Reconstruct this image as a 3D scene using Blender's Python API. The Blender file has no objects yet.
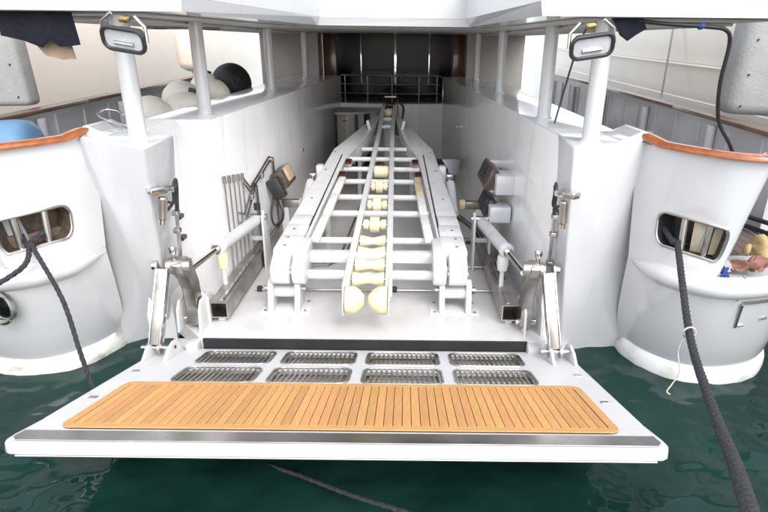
import bpy, bmesh, math, random
from mathutils import Vector, Matrix, geometry
from math import sin, cos, pi, radians as R
random.seed(7)
S = bpy.context.scene
COL = S.collection

# ------------------------------------------------------------------ camera
CAMLOC = Vector((0.30, 0.0, 2.55))
PITCH, ROLL, FPX, PX, PY = R(21.4), R(0.6), 548.0, 405.0, 256.0
cam_d = bpy.data.cameras.new('camera'); cam = bpy.data.objects.new('camera', cam_d); COL.objects.link(cam)
cam_d.sensor_width = 36.0; cam_d.lens = FPX / 768 * 36.0
cam_d.shift_x = -(PX - 384) / 768.0
cam_d.clip_start = 0.05; cam_d.clip_end = 6000
_fw = Vector((0, cos(PITCH), -sin(PITCH))); _up = Vector((0, sin(PITCH), cos(PITCH))); _rt = Vector((1, 0, 0))
_r2 = _rt * cos(ROLL) + _up * sin(ROLL); _u2 = _up * cos(ROLL) - _rt * sin(ROLL)
M3 = Matrix((_r2, _u2, -_fw)).transposed().to_4x4()
cam.matrix_world = Matrix.Translation(CAMLOC) @ M3
S.camera = cam
S.render.resolution_x, S.render.resolution_y = 1024, 683

# ------------------------------------------------------------------ light
SUN_EL, SUN_AZ = R(46), R(156)        # azimuth clockwise from +Y: high, behind the camera
w = bpy.data.worlds.new('World'); S.world = w; w.use_nodes = True
nt = w.node_tree; nt.nodes.clear()
sky = nt.nodes.new('ShaderNodeTexSky'); sky.sky_type = 'NISHITA'; sky.sun_disc = False
sky.sun_elevation = SUN_EL; sky.sun_rotation = SUN_AZ; sky.air_density = 1.0; sky.dust_density = 1.5; sky.ozone_density = 1.0
hs = nt.nodes.new('ShaderNodeHueSaturation'); hs.inputs['Saturation'].default_value = 0.3
bg = nt.nodes.new('ShaderNodeBackground'); bg.inputs['Strength'].default_value = 0.15
wo = nt.nodes.new('ShaderNodeOutputWorld')
nt.links.new(sky.outputs[0], hs.inputs['Color']); nt.links.new(hs.outputs[0], bg.inputs['Color']); nt.links.new(bg.outputs[0], wo.inputs[0])
sd = bpy.data.lights.new('sun', 'SUN'); sd.energy = 0.33; sd.angle = R(22); sd.color = (1.0, 0.965, 0.92)
sun = bpy.data.objects.new('sun', sd); COL.objects.link(sun)
dv = Vector((sin(SUN_AZ) * cos(SUN_EL), cos(SUN_AZ) * cos(SUN_EL), sin(SUN_EL)))
sun.rotation_euler = dv.to_track_quat('Z', 'Y').to_euler(); sun.location = dv * 30
S.view_settings.view_transform = 'Standard'; S.view_settings.look = 'None'; S.view_settings.gamma = 1.0
S.view_settings.exposure = 1.75
S.render.engine = 'CYCLES'
S.cycles.max_bounces = 12; S.cycles.diffuse_bounces = 10

# ------------------------------------------------------------------ materials
def mat(name, col, rough=0.5, metal=0.0, var=0.0, scale=4.0, bump=0.0, bscale=30.0, coat=0.0, col2=None,
        stretch=(1, 1, 1), rvar=0.0, rand=0.0, spec=0.5, detail=4.0, lo=0.35, hi=0.7, distort=0.0, dirt=None):
    m = bpy.data.materials.new(name); m.use_nodes = True
    n = m.node_tree.nodes; l = m.node_tree.links; b = n['Principled BSDF']
    b.inputs['Roughness'].default_value = rough; b.inputs['Metallic'].default_value = metal
    b.inputs['Specular IOR Level'].default_value = spec
    if coat: b.inputs['Coat Weight'].default_value = coat; b.inputs['Coat Roughness'].default_value = 0.06
    tc = n.new('ShaderNodeTexCoord'); mp = n.new('ShaderNodeMapping'); mp.inputs['Scale'].default_value = stretch
    l.new(tc.outputs['Object'], mp.inputs['Vector'])
    c2 = col2 if col2 else tuple(max(0, c * (1 - var)) for c in col)
    nz = n.new('ShaderNodeTexNoise'); nz.inputs['Scale'].default_value = scale; nz.inputs['Detail'].default_value = detail
    nz.inputs['Distortion'].default_value = distort
    l.new(mp.outputs[0], nz.inputs['Vector'])
    cr = n.new('ShaderNodeValToRGB'); cr.color_ramp.elements[0].position = lo; cr.color_ramp.elements[1].position = hi
    cr.color_ramp.elements[0].color = (*c2, 1); cr.color_ramp.elements[1].color = (*col, 1)
    l.new(nz.outputs['Fac'], cr.inputs['Fac'])
    out = cr.outputs[0]
    if rand:
        oi = n.new('ShaderNodeObjectInfo'); h = n.new('ShaderNodeHueSaturation')
        mr = n.new('ShaderNodeMapRange'); mr.inputs['To Min'].default_value = 1 - rand; mr.inputs['To Max'].default_value = 1 + rand
        l.new(oi.outputs['Random'], mr.inputs['Value']); l.new(mr.outputs[0], h.inputs['Value']); l.new(out, h.inputs['Color'])
        mh = n.new('ShaderNodeMath'); mh.operation = 'MULTIPLY'; mh.inputs[1].default_value = 7.31
        fr = n.new('ShaderNodeMath'); fr.operation = 'FRACT'; l.new(oi.outputs['Random'], mh.inputs[0]); l.new(mh.outputs[0], fr.inputs[0])
        m2 = n.new('ShaderNodeMapRange'); m2.inputs['To Min'].default_value = 0.492; m2.inputs['To Max'].default_value = 0.504
        l.new(fr.outputs[0], m2.inputs['Value']); l.new(m2.outputs[0], h.inputs['Hue'])
        out = h.outputs[0]
    if dirt:
        dc, amt, dsc, dst = dirt
        m3 = n.new('ShaderNodeMapping'); m3.inputs['Scale'].default_value = dst; l.new(tc.outputs['Object'], m3.inputs['Vector'])
        dn = n.new('ShaderNodeTexNoise'); dn.inputs['Scale'].default_value = dsc; dn.inputs['Detail'].default_value = 8; dn.inputs['Roughness'].default_value = 0.65
        l.new(m3.outputs[0], dn.inputs['Vector'])
        dr = n.new('ShaderNodeMapRange'); dr.inputs['From Min'].default_value = 0.56; dr.inputs['From Max'].default_value = 0.78; dr.inputs['To Max'].default_value = amt
        l.new(dn.outputs['Fac'], dr.inputs['Value'])
        mx = n.new('ShaderNodeMixRGB'); l.new(dr.outputs[0], mx.inputs['Fac']); l.new(out, mx.inputs['Color1']); mx.inputs['Color2'].default_value = (*dc, 1); out = mx.outputs[0]
    l.new(out, b.inputs['Base Color'])
    if rvar:
        mr = n.new('ShaderNodeMapRange'); mr.inputs['To Min'].default_value = rough; mr.inputs['To Max'].default_value = rough + rvar
        l.new(nz.outputs['Fac'], mr.inputs['Value']); l.new(mr.outputs[0], b.inputs['Roughness'])
    if bump:
        n2 = n.new('ShaderNodeTexNoise'); n2.inputs['Scale'].default_value = bscale; n2.inputs['Detail'].default_value = 3
        l.new(mp.outputs[0], n2.inputs['Vector'])
        bp = n.new('ShaderNodeBump'); bp.inputs['Strength'].default_value = bump; bp.inputs['Distance'].default_value = 0.02
        l.new(n2.outputs['Fac'], bp.inputs['Height']); l.new(bp.outputs[0], b.inputs['Normal'])
    return m

gel = mat("white_gelcoat", (0.58, 0.587, 0.597), 0.2, var=0.06, scale=1.3, bump=0.07, bscale=2.5, coat=0.4, dirt=((0.42, 0.39, 0.34), 0.35, 2.2, (3, 3, 0.5)))
hullw = mat("hull_paint", (0.62, 0.626, 0.636), 0.15, var=0.07, scale=2.0, bump=0.09, bscale=1.8, coat=0.6, dirt=((0.50, 0.47, 0.42), 0.28, 1.8, (3, 3, 0.35)))
deckw = mat('platform_paint', (0.66, 0.66, 0.655), 0.42, var=0.06, scale=2.5, bump=0.08, bscale=30, dirt=((0.36, 0.33, 0.28), 0.5, 3.0, (1, 1, 1)))
inner = mat('garage_paint', (0.86, 0.85, 0.845), 0.2, var=0.08, scale=1.8, bump=0.16, bscale=2.6, coat=0.5, dirt=((0.40, 0.37, 0.33), 0.4, 2.0, (2.5, 2.5, 0.5)))
floorm = mat('garage_floor_paint', (0.66, 0.655, 0.645), 0.3, col2=(0.58, 0.565, 0.545), scale=2.2, bump=0.15, bscale=60, coat=0.3, dirt=((0.42, 0.38, 0.32), 0.4, 2.6, (1, 1, 1)))
ramp_w = mat('ramp_enamel', (0.66, 0.665, 0.675), 0.3, col2=(0.60, 0.595, 0.58), scale=5, bump=0.06, bscale=10, dirt=((0.30, 0.26, 0.21), 0.5, 5.0, (1.5, 0.8, 1.5)))
boot = mat('boot_top_dirty', (0.72, 0.71, 0.68), 0.4, col2=(0.28, 0.25, 0.18), scale=5, bump=0.12, bscale=25, lo=0.28, hi=0.50, detail=8.0, stretch=(1, 1, 2))
bootR = mat('boot_top_clean', (0.78, 0.78, 0.77), 0.35, col2=(0.58, 0.56, 0.50), scale=5, bump=0.1, bscale=15, lo=0.28, hi=0.5)
steel = mat('stainless', (0.62, 0.61, 0.59), 0.22, 1.0, col2=(0.46, 0.45, 0.43), scale=6, rvar=0.2, bump=0.06, bscale=7, stretch=(1, 1, 1))
steelp = mat('polished_steel', (0.68, 0.67, 0.66), 0.07, 1.0, var=0.1, scale=3, bump=0.12, bscale=2.2)
steelb = mat('brushed_steel', (0.56, 0.54, 0.52), 0.26, 1.0, col2=(0.36, 0.33, 0.30), scale=5, rvar=0.2, bump=0.05, bscale=9)
steelm = mat('satin_steel', (0.60, 0.59, 0.58), 0.16, 1.0, col2=(0.36, 0.35, 0.34), scale=1.6, rvar=0.2, bump=0.05, bscale=4)
steeld = mat('dull_pipe_steel', (0.30, 0.29, 0.28), 0.35, 1.0, var=0.3, scale=8)
teak = mat("teak", (0.70, 0.375, 0.13), 0.55, col2=(0.57, 0.285, 0.09), scale=16, stretch=(6, 0.5, 1), bump=0.3, bscale=40, rand=0.13, lo=0.3, hi=0.65, dirt=((0.30, 0.22, 0.15), 0.5, 6.0, (1, 0.5, 1)))
teakb = mat("teak_border", (0.70, 0.375, 0.13), 0.5, col2=(0.58, 0.30, 0.10), scale=18, stretch=(0.6, 6, 1), bump=0.2, bscale=40)
teakd = mat('grey_teak', (0.16, 0.12, 0.095), 0.7, col2=(0.10, 0.075, 0.06), scale=20, stretch=(8, 0.5, 1), rand=0.15)
caulk = mat('caulking', (0.03, 0.022, 0.018), 0.7, var=0.2)
varn = mat('varnished_wood', (0.40, 0.125, 0.035), 0.16, col2=(0.27, 0.075, 0.02), scale=5, stretch=(6, 1, 6), coat=0.9, bump=0.03)
wood = mat('door_wood', (0.22, 0.085, 0.035), 0.3, col2=(0.14, 0.05, 0.02), scale=6, stretch=(6, 6, 0.6), coat=0.4)
gelp = mat('polished_gelcoat', (0.76, 0.77, 0.78), 0.08, metal=0.0, var=0.1, scale=3, bump=0.05, bscale=3, coat=1.0, spec=0.8)
capw = mat('weathered_cap', (0.17, 0.095, 0.055), 0.35, var=0.35, scale=5, coat=0.3)
rubber = mat('black_rubber', (0.018, 0.018, 0.019), 0.55, var=0.3, bump=0.1)
blackp = mat('black_plastic', (0.03, 0.03, 0.032), 0.4, var=0.2)
yel = mat('polyurethane', (0.80, 0.73, 0.50), 0.38, col2=(0.70, 0.60, 0.36), scale=9, coat=0.1, bump=0.1, dirt=((0.33, 0.26, 0.13), 0.6, 7.0, (1, 1, 1)))
padm = mat('bunk_pad', (0.78, 0.77, 0.72), 0.55, col2=(0.62, 0.60, 0.54), scale=14, bump=0.3, bscale=30)
padt = mat('tan_pad', (0.55, 0.43, 0.30), 0.6, col2=(0.45, 0.34, 0.22), scale=14, bump=0.3, bscale=30)
redl = mat('red_lens', (0.10, 0.012, 0.012), 0.25, var=0.4, coat=0.5)
glass = mat('dark_glass', (0.006, 0.007, 0.008), 0.12, var=0.3, spec=0.10, bump=0.05, bscale=1.5)
greyp = mat('bulwark_grey', (0.58, 0.585, 0.60), 0.4, var=0.2, scale=1.5, coat=0.1)
ceil = mat('soffit_panel', (0.55, 0.55, 0.54), 0.45, var=0.25, scale=2)
taupe = mat('taupe_panel', (0.42, 0.40, 0.37), 0.35, var=0.12, scale=1)
cream = mat('neighbour_cream', (0.93, 0.81, 0.69), 0.3, var=0.05, scale=0.5, coat=0.2, bump=0.05, bscale=1)
beige = mat('neighbour_beige', (0.85, 0.76, 0.66), 0.25, var=0.08, scale=0.5, coat=0.3, bump=0.05, bscale=1)
fend = mat('fender_vinyl', (0.88, 0.84, 0.75), 0.45, col2=(0.80, 0.75, 0.64), scale=6, dirt=((0.35, 0.30, 0.22), 0.5, 5.0, (1, 1, 1)))
fendg = mat('grey_fender_cover', (0.36, 0.36, 0.35), 0.75, var=0.12, scale=5, bump=0.3, bscale=40)
fendk = mat('black_fender_cover', (0.02, 0.021, 0.022), 0.6, var=0.3, scale=8)
navy = mat('navy_cloth', (0.012, 0.013, 0.022), 0.85, var=0.3, scale=30, bump=0.2, bscale=80, spec=0.2)
tanc = mat('tan_cloth', (0.36, 0.27, 0.19), 0.85, var=0.3, scale=12, bump=0.2, bscale=60)
bluef = mat('blue_vinyl', (0.16, 0.32, 0.50), 0.5, var=0.25, scale=4, bump=0.2, bscale=12)
ropeb = mat('black_rope', (0.05, 0.051, 0.056), 0.8, col2=(0.028, 0.028, 0.03), scale=60, bump=1.0, bscale=120, stretch=(1, 1, 0.4))
ropew = mat('white_cord', (0.62, 0.58, 0.48), 0.8, var=0.3, scale=40)
lens = mat('lamp_glass', (0.62, 0.64, 0.66), 0.3, var=0.3, scale=9, coat=0.5)
refl = mat('lamp_reflector', (0.75, 0.75, 0.74), 0.12, 1.0, var=0.3, scale=25)
stain = mat('stained_pad', (0.66, 0.62, 0.52), 0.7, col2=(0.42, 0.26, 0.11), scale=3.2, lo=0.38, hi=0.58)
brown = mat('worn_bronze', (0.12, 0.085, 0.055), 0.45, col2=(0.05, 0.035, 0.03), scale=14, bump=0.3, bscale=20)
pinkc = mat('pink_cloth', (0.27, 0.13, 0.095), 0.85, var=0.3, scale=12, bump=0.3, bscale=50)
yelc = mat('yellow_cloth', (0.52, 0.38, 0.17), 0.8, var=0.25, scale=10, bump=0.2, bscale=40)
bluec = mat('blue_cloth', (0.02, 0.06, 0.30), 0.8, var=0.3, scale=12)
brass = mat('brass', (0.62, 0.45, 0.17), 0.3, 1.0, var=0.2)

# sea
def sea_mat():
    m = bpy.data.materials.new('sea_water'); m.use_nodes = True
    n = m.node_tree.nodes; l = m.node_tree.links; b = n['Principled BSDF']
    tc = n.new('ShaderNodeTexCoord')
    nz = n.new('ShaderNodeTexNoise'); nz.inputs['Scale'].default_value = 0.7; nz.inputs['Detail'].default_value = 3
    l.new(tc.outputs['Object'], nz.inputs['Vector'])
    cr = n.new('ShaderNodeValToRGB'); cr.color_ramp.elements[0].position = 0.35; cr.color_ramp.elements[1].position = 0.7
    cr.color_ramp.elements[0].color = (0.005, 0.024, 0.020, 1); cr.color_ramp.elements[1].color = (0.011, 0.042, 0.034, 1)
    l.new(nz.outputs['Fac'], cr.inputs['Fac']); l.new(cr.outputs[0], b.inputs['Base Color'])
    b.inputs['Roughness'].default_value = 0.03; b.inputs['IOR'].default_value = 1.33
    return m
seam = sea_mat()

# ------------------------------------------------------------------ mesh helpers
def rootloc(o):
    v = Vector((0, 0, 0))
    while o is not None:
        v = v + o.location; o = o.parent
    return v

def obj(name, bm, m, parent=None, local=False, smooth=None, recalc=True):
    """link the bmesh as ONE mesh object; verts are given in world space unless local"""
    if recalc: bmesh.ops.recalc_face_normals(bm, faces=bm.faces)
    if parent is not None and not local:
        bmesh.ops.translate(bm, verts=bm.verts, vec=-rootloc(parent))
    me = bpy.data.meshes.new(name)
    if smooth is not None:
        for f in bm.faces: f.smooth = True
        for e in bm.edges:
            if len(e.link_faces) == 2 and e.calc_face_angle(0) > smooth: e.smooth = False
    bm.to_mesh(me); bm.free()
    me.materials.append(m)
    o = bpy.data.objects.new(name, me); COL.objects.link(o)
    if parent is not None: o.parent = parent
    return o

def tag(o, label=None, cat=None, group=None, kind=None):
    if label: o['label'] = label
    if cat: o['category'] = cat
    if group: o['group'] = group
    if kind: o['kind'] = kind
    return o

def thing(name, label, cat, loc=(0, 0, 0), group=None, rot=(0, 0, 0)):
    o = bpy.data.objects.new(name, None); COL.objects.link(o); o.location = loc; o.rotation_euler = rot
    o.empty_display_size = 0.1
    return tag(o, label, cat, group)

def dup(root, loc, label, rot=None, mirror=False):
    r = root.copy(); COL.objects.link(r); r.location = loc; r['label'] = label
    if rot: r.rotation_euler = rot
    if mirror: r.scale = (-1, 1, 1)
    for ch in list(root.children):
        c = ch.copy(); COL.objects.link(c); c.parent = r
        for g in list(ch.children):
            d = g.copy(); COL.objects.link(d); d.parent = c
    return r

def BM(): return bmesh.new()

def box(bm, c, s, bev=0.0, rot=None, seg=2):
    """box centred at c with full size s"""
    r = bmesh.ops.create_cube(bm, size=1.0)
    vs = r['verts']
    bmesh.ops.scale(bm, verts=vs, vec=s)
    if bev:
        es = list({e for v in vs for e in v.link_edges})
        rr = bmesh.ops.bevel(bm, geom=es, offset=bev, segments=seg, profile=0.5, affect='EDGES')
        vs = list({v for f in rr['faces'] for v in f.verts} | {v for v in vs if v.is_valid})
    if rot is not None: bmesh.ops.rotate(bm, verts=vs, cent=(0, 0, 0), matrix=rot)
    bmesh.ops.translate(bm, verts=vs, vec=c)
    return bm

def bar(bm, a, b, wx, wz, bev=0.0, up=(0, 0, 1)):
    """rectangular bar from a to b"""
    a = Vector(a); b = Vector(b); y = (b - a).normalized(); x = y.cross(Vector(up)).normalized(); z = x.cross(y)
    m = Matrix((x, y, z)).transposed()
    return box(bm, (a + b) / 2, (wx, (b - a).length, wz), bev, m)

def extr(bm, pts, vec, bev=0.0):
    """polygon pts extruded by vec"""
    vec = Vector(vec)
    v0 = [bm.verts.new(p) for p in pts]; v1 = [bm.verts.new(Vector(p) + vec) for p in pts]
    n = len(pts)
    fs = [bm.faces.new(v0[::-1]), bm.faces.new(v1)]
    for i in range(n): fs.append(bm.faces.new((v0[i], v0[(i + 1) % n], v1[(i + 1) % n], v1[i])))
    if bev:
        es = list({e for f in fs for e in f.edges})
        bmesh.ops.bevel(bm, geom=es, offset=bev, segments=2, profile=0.5, affect='EDGES')
    return bm

def tube(bm, pts, r, n=12, closed=False, cap=True):
    pts = [Vector(p) for p in pts]; N = len(pts)
    rs = r if isinstance(r, (list, tuple)) else [r] * N
    rings = []; nrm = None
    for i in range(N):
        if closed: t = (pts[(i + 1) % N] - pts[i - 1]).normalized()
        elif i == 0: t = (pts[1] - pts[0]).normalized()
        elif i == N - 1: t = (pts[-1] - pts[-2]).normalized()
        else: t = ((pts[i + 1] - pts[i]).normalized() + (pts[i] - pts[i - 1]).normalized()).normalized()
        if nrm is None:
            nrm = t.orthogonal().normalized()
        else:
            nrm = (nrm - t * nrm.dot(t))
            nrm = nrm.normalized() if nrm.length > 1e-6 else t.orthogonal().normalized()
        bn = t.cross(nrm)
        rings.append([bm.verts.new(pts[i] + (nrm * cos(2 * pi * k / n) + bn * sin(2 * pi * k / n)) * rs[i]) for k in range(n)])
    m = N if closed else N - 1
    for i in range(m):
        a = rings[i]; b = rings[(i + 1) % N]
        for k in range(n): bm.faces.new((a[k], a[(k + 1) % n], b[(k + 1) % n], b[k]))
    if cap and not closed: bm.faces.new(rings[0][::-1]); bm.faces.new(rings[-1])
    return bm

def lathe(bm, prof, a, axis=(0, 0, 1), n=24):
    """profile [(radius, height)] about an axis through a"""
    a = Vector(a); z = Vector(axis).normalized(); x = z.orthogonal().normalized(); y = z.cross(x)
    rings = []
    for r, h in prof:
        if r < 1e-5: rings.append([bm.verts.new(a + z * h)])
        else: rings.append([bm.verts.new(a + z * h + (x * cos(2 * pi * k / n) + y * sin(2 * pi * k / n)) * r) for k in range(n)])
    for p, q in zip(rings, rings[1:]):
        for k in range(n):
            k2 = (k + 1) % n
            if len(p) == 1 and len(q) == 1: continue
            if len(p) == 1: bm.faces.new((p[0], q[k], q[k2]))
            elif len(q) == 1: bm.faces.new((p[k], q[0], p[k2]))
            else: bm.faces.new((p[k], q[k], q[k2], p[k2]))
    if len(rings[0]) > 1: bm.faces.new(rings[0][::-1])
    if len(rings[-1]) > 1: bm.faces.new(rings[-1])
    return bm

def spline(pts, per=8, closed=False):
    """Catmull-Rom through points"""
    P = [Vector(p) for p in pts]; N = len(P); out = []
    rng = range(N) if closed else range(N - 1)
    for i in rng:
        if closed: p0, p1, p2, p3 = P[i - 1], P[i], P[(i + 1) % N], P[(i + 2) % N]
        else: p0, p1, p2, p3 = P[max(i - 1, 0)], P[i], P[i + 1], P[min(i + 2, N - 1)]
        for k in range(per):
            t = k / per
            out.append(0.5 * ((2 * p1) + (-p0 + p2) * t + (2 * p0 - 5 * p1 + 4 * p2 - p3) * t * t + (-p0 + 3 * p1 - 3 * p2 + p3) * t ** 3))
    if not closed: out.append(P[-1])
    return out

def rrect(cx, cy, w_, h_, r, n=6):
    out = []
    for qx, qy, a0 in ((1, 1, 0), (-1, 1, 90), (-1, -1, 180), (1, -1, 270)):
        for k in range(n + 1):
            a = R(a0 + 90 * k / n); out.append((cx + qx * (w_ / 2 - r) + r * cos(a), cy + qy * (h_ / 2 - r) + r * sin(a)))
    return out

def ss(bm): return obj  # placeholder keeps names short
SM = R(35)

# ================================================================== SETTING
bm = BM(); g = 40
box(bm, (0, 0, 0), (1, 1, 1)); bm.clear()
import mathutils.noise as mn
NX, NY, x0, x1, y0, y1 = 230, 230, -4.5, 5.5, -1.2, 7.0
vv = []
for j in range(NY + 1):
    row = []
    for i in range(NX + 1):
        x = x0 + (x1 - x0) * i / NX; y = y0 + (y1 - y0) * j / NY
        e = min(1, min(x - x0, x1 - x, y - y0, y1 - y) / 0.8)
        h = 0.030 * mn.noise(Vector((x * 1.3, y * 1.6, 0.3))) + 0.024 * mn.noise(Vector((x * 3.4 + 5, y * 4.2, 1.7))) + 0.010 * mn.noise(Vector((x * 10, y * 12, 4.0)))
        row.append(bm.verts.new((x, y, max(0, e) * h)))
    vv.append(row)
for j in range(NY):
    for i in range(NX): bm.faces.new((vv[j][i], vv[j][i + 1], vv[j + 1][i + 1], vv[j + 1][i]))
# outer sheet to the horizon, sharing the border of the rippled part
ring = vv[0] + [vv[j][-1] for j in range(1, NY + 1)] + vv[-1][:-1][::-1] + [vv[j][0] for j in range(NY - 1, 0, -1)]
outer = []
for v in ring:
    d = Vector((v.co.x - 0.5, v.co.y - 2.9, 0)); d = d / max(abs(d.x) / 5.0, abs(d.y) / 4.1)
    outer.append(bm.verts.new((0.5 + d.x * 500, 2.9 + d.y * 500, 0)))
for k in range(len(ring)):
    k2 = (k + 1) % len(ring); bm.faces.new((ring[k], ring[k2], outer[k2], outer[k]))
water = obj('sea', bm, seam, smooth=pi); tag(water, kind='structure')

# ================================================================== YACHT
yacht = thing('motor_yacht', 'white motor yacht seen from astern with open boat garage between two rounded hull quarters', 'yacht', (0, 4.3, 0))

# garage floor with cut-outs for drains left to material
bm = BM(); extr(bm, [(-1.44, 4.065, 0.05), (1.50, 4.065, 0.05), (1.50, 5, 0.05), (1.03, 11.8, 0.05), (-1.03, 11.8, 0.05), (-1.76, 5.02, 0.05), (-1.76, 4.4, 0.05)], (0, 0, 0.15)); gf = obj('garage_floor', bm, floorm, yacht)
# transom below floor
bm = BM(); extr(bm, [(-1.76, 4.13, -0.5), (1.76, 4.13, -0.5), (1.76, 4.3, -0.5), (-1.76, 4.3, -0.5)], (0, 0, 0.549)); obj('transom_foot', bm, hullw, yacht)

def wall_prism(pts, z0, z1, bev=0.0, bm=None):
    bm = bm or BM(); return extr(bm, [(x, y, z0) for x, y in pts], (0, 0, z1 - z0), bev)

# right wall incl. ledge  (inner face runs from 1.47 aft to 1.05 forward)
bm = wall_prism([(1.47, 4.22), (2.02, 4.38), (2.02, 11.8), (1.05, 11.8), (1.28, 8.0), (1.42, 5.6)], 0.0, 1.89, 0.018)
obj('garage_wall', bm, inner, yacht, smooth=SM)
# left: forward wall, niche, aft pillar
bm = wall_prism([(-1.43, 4.95), (-1.05, 11.8), (-2.02, 11.8), (-2.02, 4.95)], 0.0, 1.89, 0.018)
obj('garage_wall', bm, inner, yacht, smooth=SM)
bm = wall_prism([(-1.76, 4.36), (-2.02, 4.40), (-2.02, 4.948), (-1.76, 4.948)], 0.0, 1.888)
obj('niche_wall', bm, inner, yacht)

# raked transom panels / pillars  (top further aft than the foot)
def raked(top, bot, z0, z1, n=1, bevel=0.02):
    bm = BM()
    v0 = [bm.verts.new((x, y, z0)) for x, y in bot]; v1 = [bm.verts.new((x, y, z1)) for x, y in top]; k = len(top)
    bm.faces.new(v0[::-1]); bm.faces.new(v1)
    for i in range(k): bm.faces.new((v0[i], v0[(i + 1) % k], v1[(i + 1) % k], v1[i]))
    es = [e for e in bm.edges]
    bmesh.ops.bevel(bm, geom=es, offset=bevel, segments=3, profile=0.5, affect='EDGES')
    return bm
bm = raked([(1.44, 3.75), (2.12, 4.05), (2.30, 4.5), (1.48, 4.5)], [(1.72, 4.32), (2.34, 4.37), (2.42, 4.6), (1.60, 4.6)], -0.3, 1.893)
obj('transom_pillar', bm, gel, yacht, smooth=SM)
bm = raked([(-1.40, 3.55), (-2.06, 3.97), (-2.30, 4.4), (-1.41, 4.08)], [(-1.93, 4.62), (-2.24, 4.34), (-2.36, 4.6), (-1.95, 4.9)], -0.3, 1.893)
obj('transom_pillar', bm, gel, yacht, smooth=SM)
# small lip ramps where the pillar tops meet the cap rails
for s in (1, -1):
    bm = BM(); extr(bm, [(s * 1.80, 4.00, 1.885), (s * 2.0, 3.99, 1.885), (s * 2.06, 4.04, 1.955), (s * 2.02, 4.07, 1.955), (s * 1.93, 4.04, 1.91)], (0, 0.35, 0), 0.008)
    obj('coaming_ramp', bm, gel, yacht, smooth=SM)

# ---- hull quarters
TOPC = [(2.02, 4.10), (2.10, 3.90), (2.22, 3.68), (2.38, 3.48), (2.54, 3.41), (2.62, 3.43), (2.66, 3.50)]
MIDC = [(2.07, 4.06), (2.13, 3.84), (2.24, 3.66), (2.36, 3.55), (2.46, 3.52), (2.52, 3.56), (2.54, 3.63)]
RUBC = [(2.075, 4.065), (2.125, 3.83), (2.235, 3.62), (2.46, 3.46), (2.76, 3.47), (3.06, 3.60), (3.30, 3.85), (3.42, 4.30), (3.45, 5.2), (3.5, 8.0), (3.5, 13.0)]
LOWC = [(2.20, 4.34), (2.29, 4.08), (2.46, 3.88), (2.66, 3.79), (2.92, 3.80), (3.18, 3.90), (3.36, 4.12), (3.44, 4.50), (3.46, 5.2), (3.5, 8.0), (3.5, 13.0)]
ZM, ZT = 1.02, 1.87
def curve(c, s): return [Vector((s * p.x, p.y, 0)) for p in spline([(x, y, 0) for x, y in c], 8)]

class Surf:
    def __init__(q, c0, z0, c1, z1, s): q.a = curve(c0, s); q.b = curve(c1, s); q.z0 = z0; q.z1 = z1; q.s = s
    def p(q, u, z, off=0.0):
        n = len(q.a) - 1; u = min(max(u, 0), 0.99999) * n; i = int(u); f = u - i; t = (z - q.z0) / (q.z1 - q.z0)
        A = q.a[i].lerp(q.a[i + 1], f); B = q.b[i].lerp(q.b[i + 1], f); P = A.lerp(B, t); P.z = z
        if off:
            T = (q.b[i + 1] - q.b[i]).normalized(); nn = Vector((T.y, -T.x, 0)) * q.s; P = P + nn * off
        return P

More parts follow.
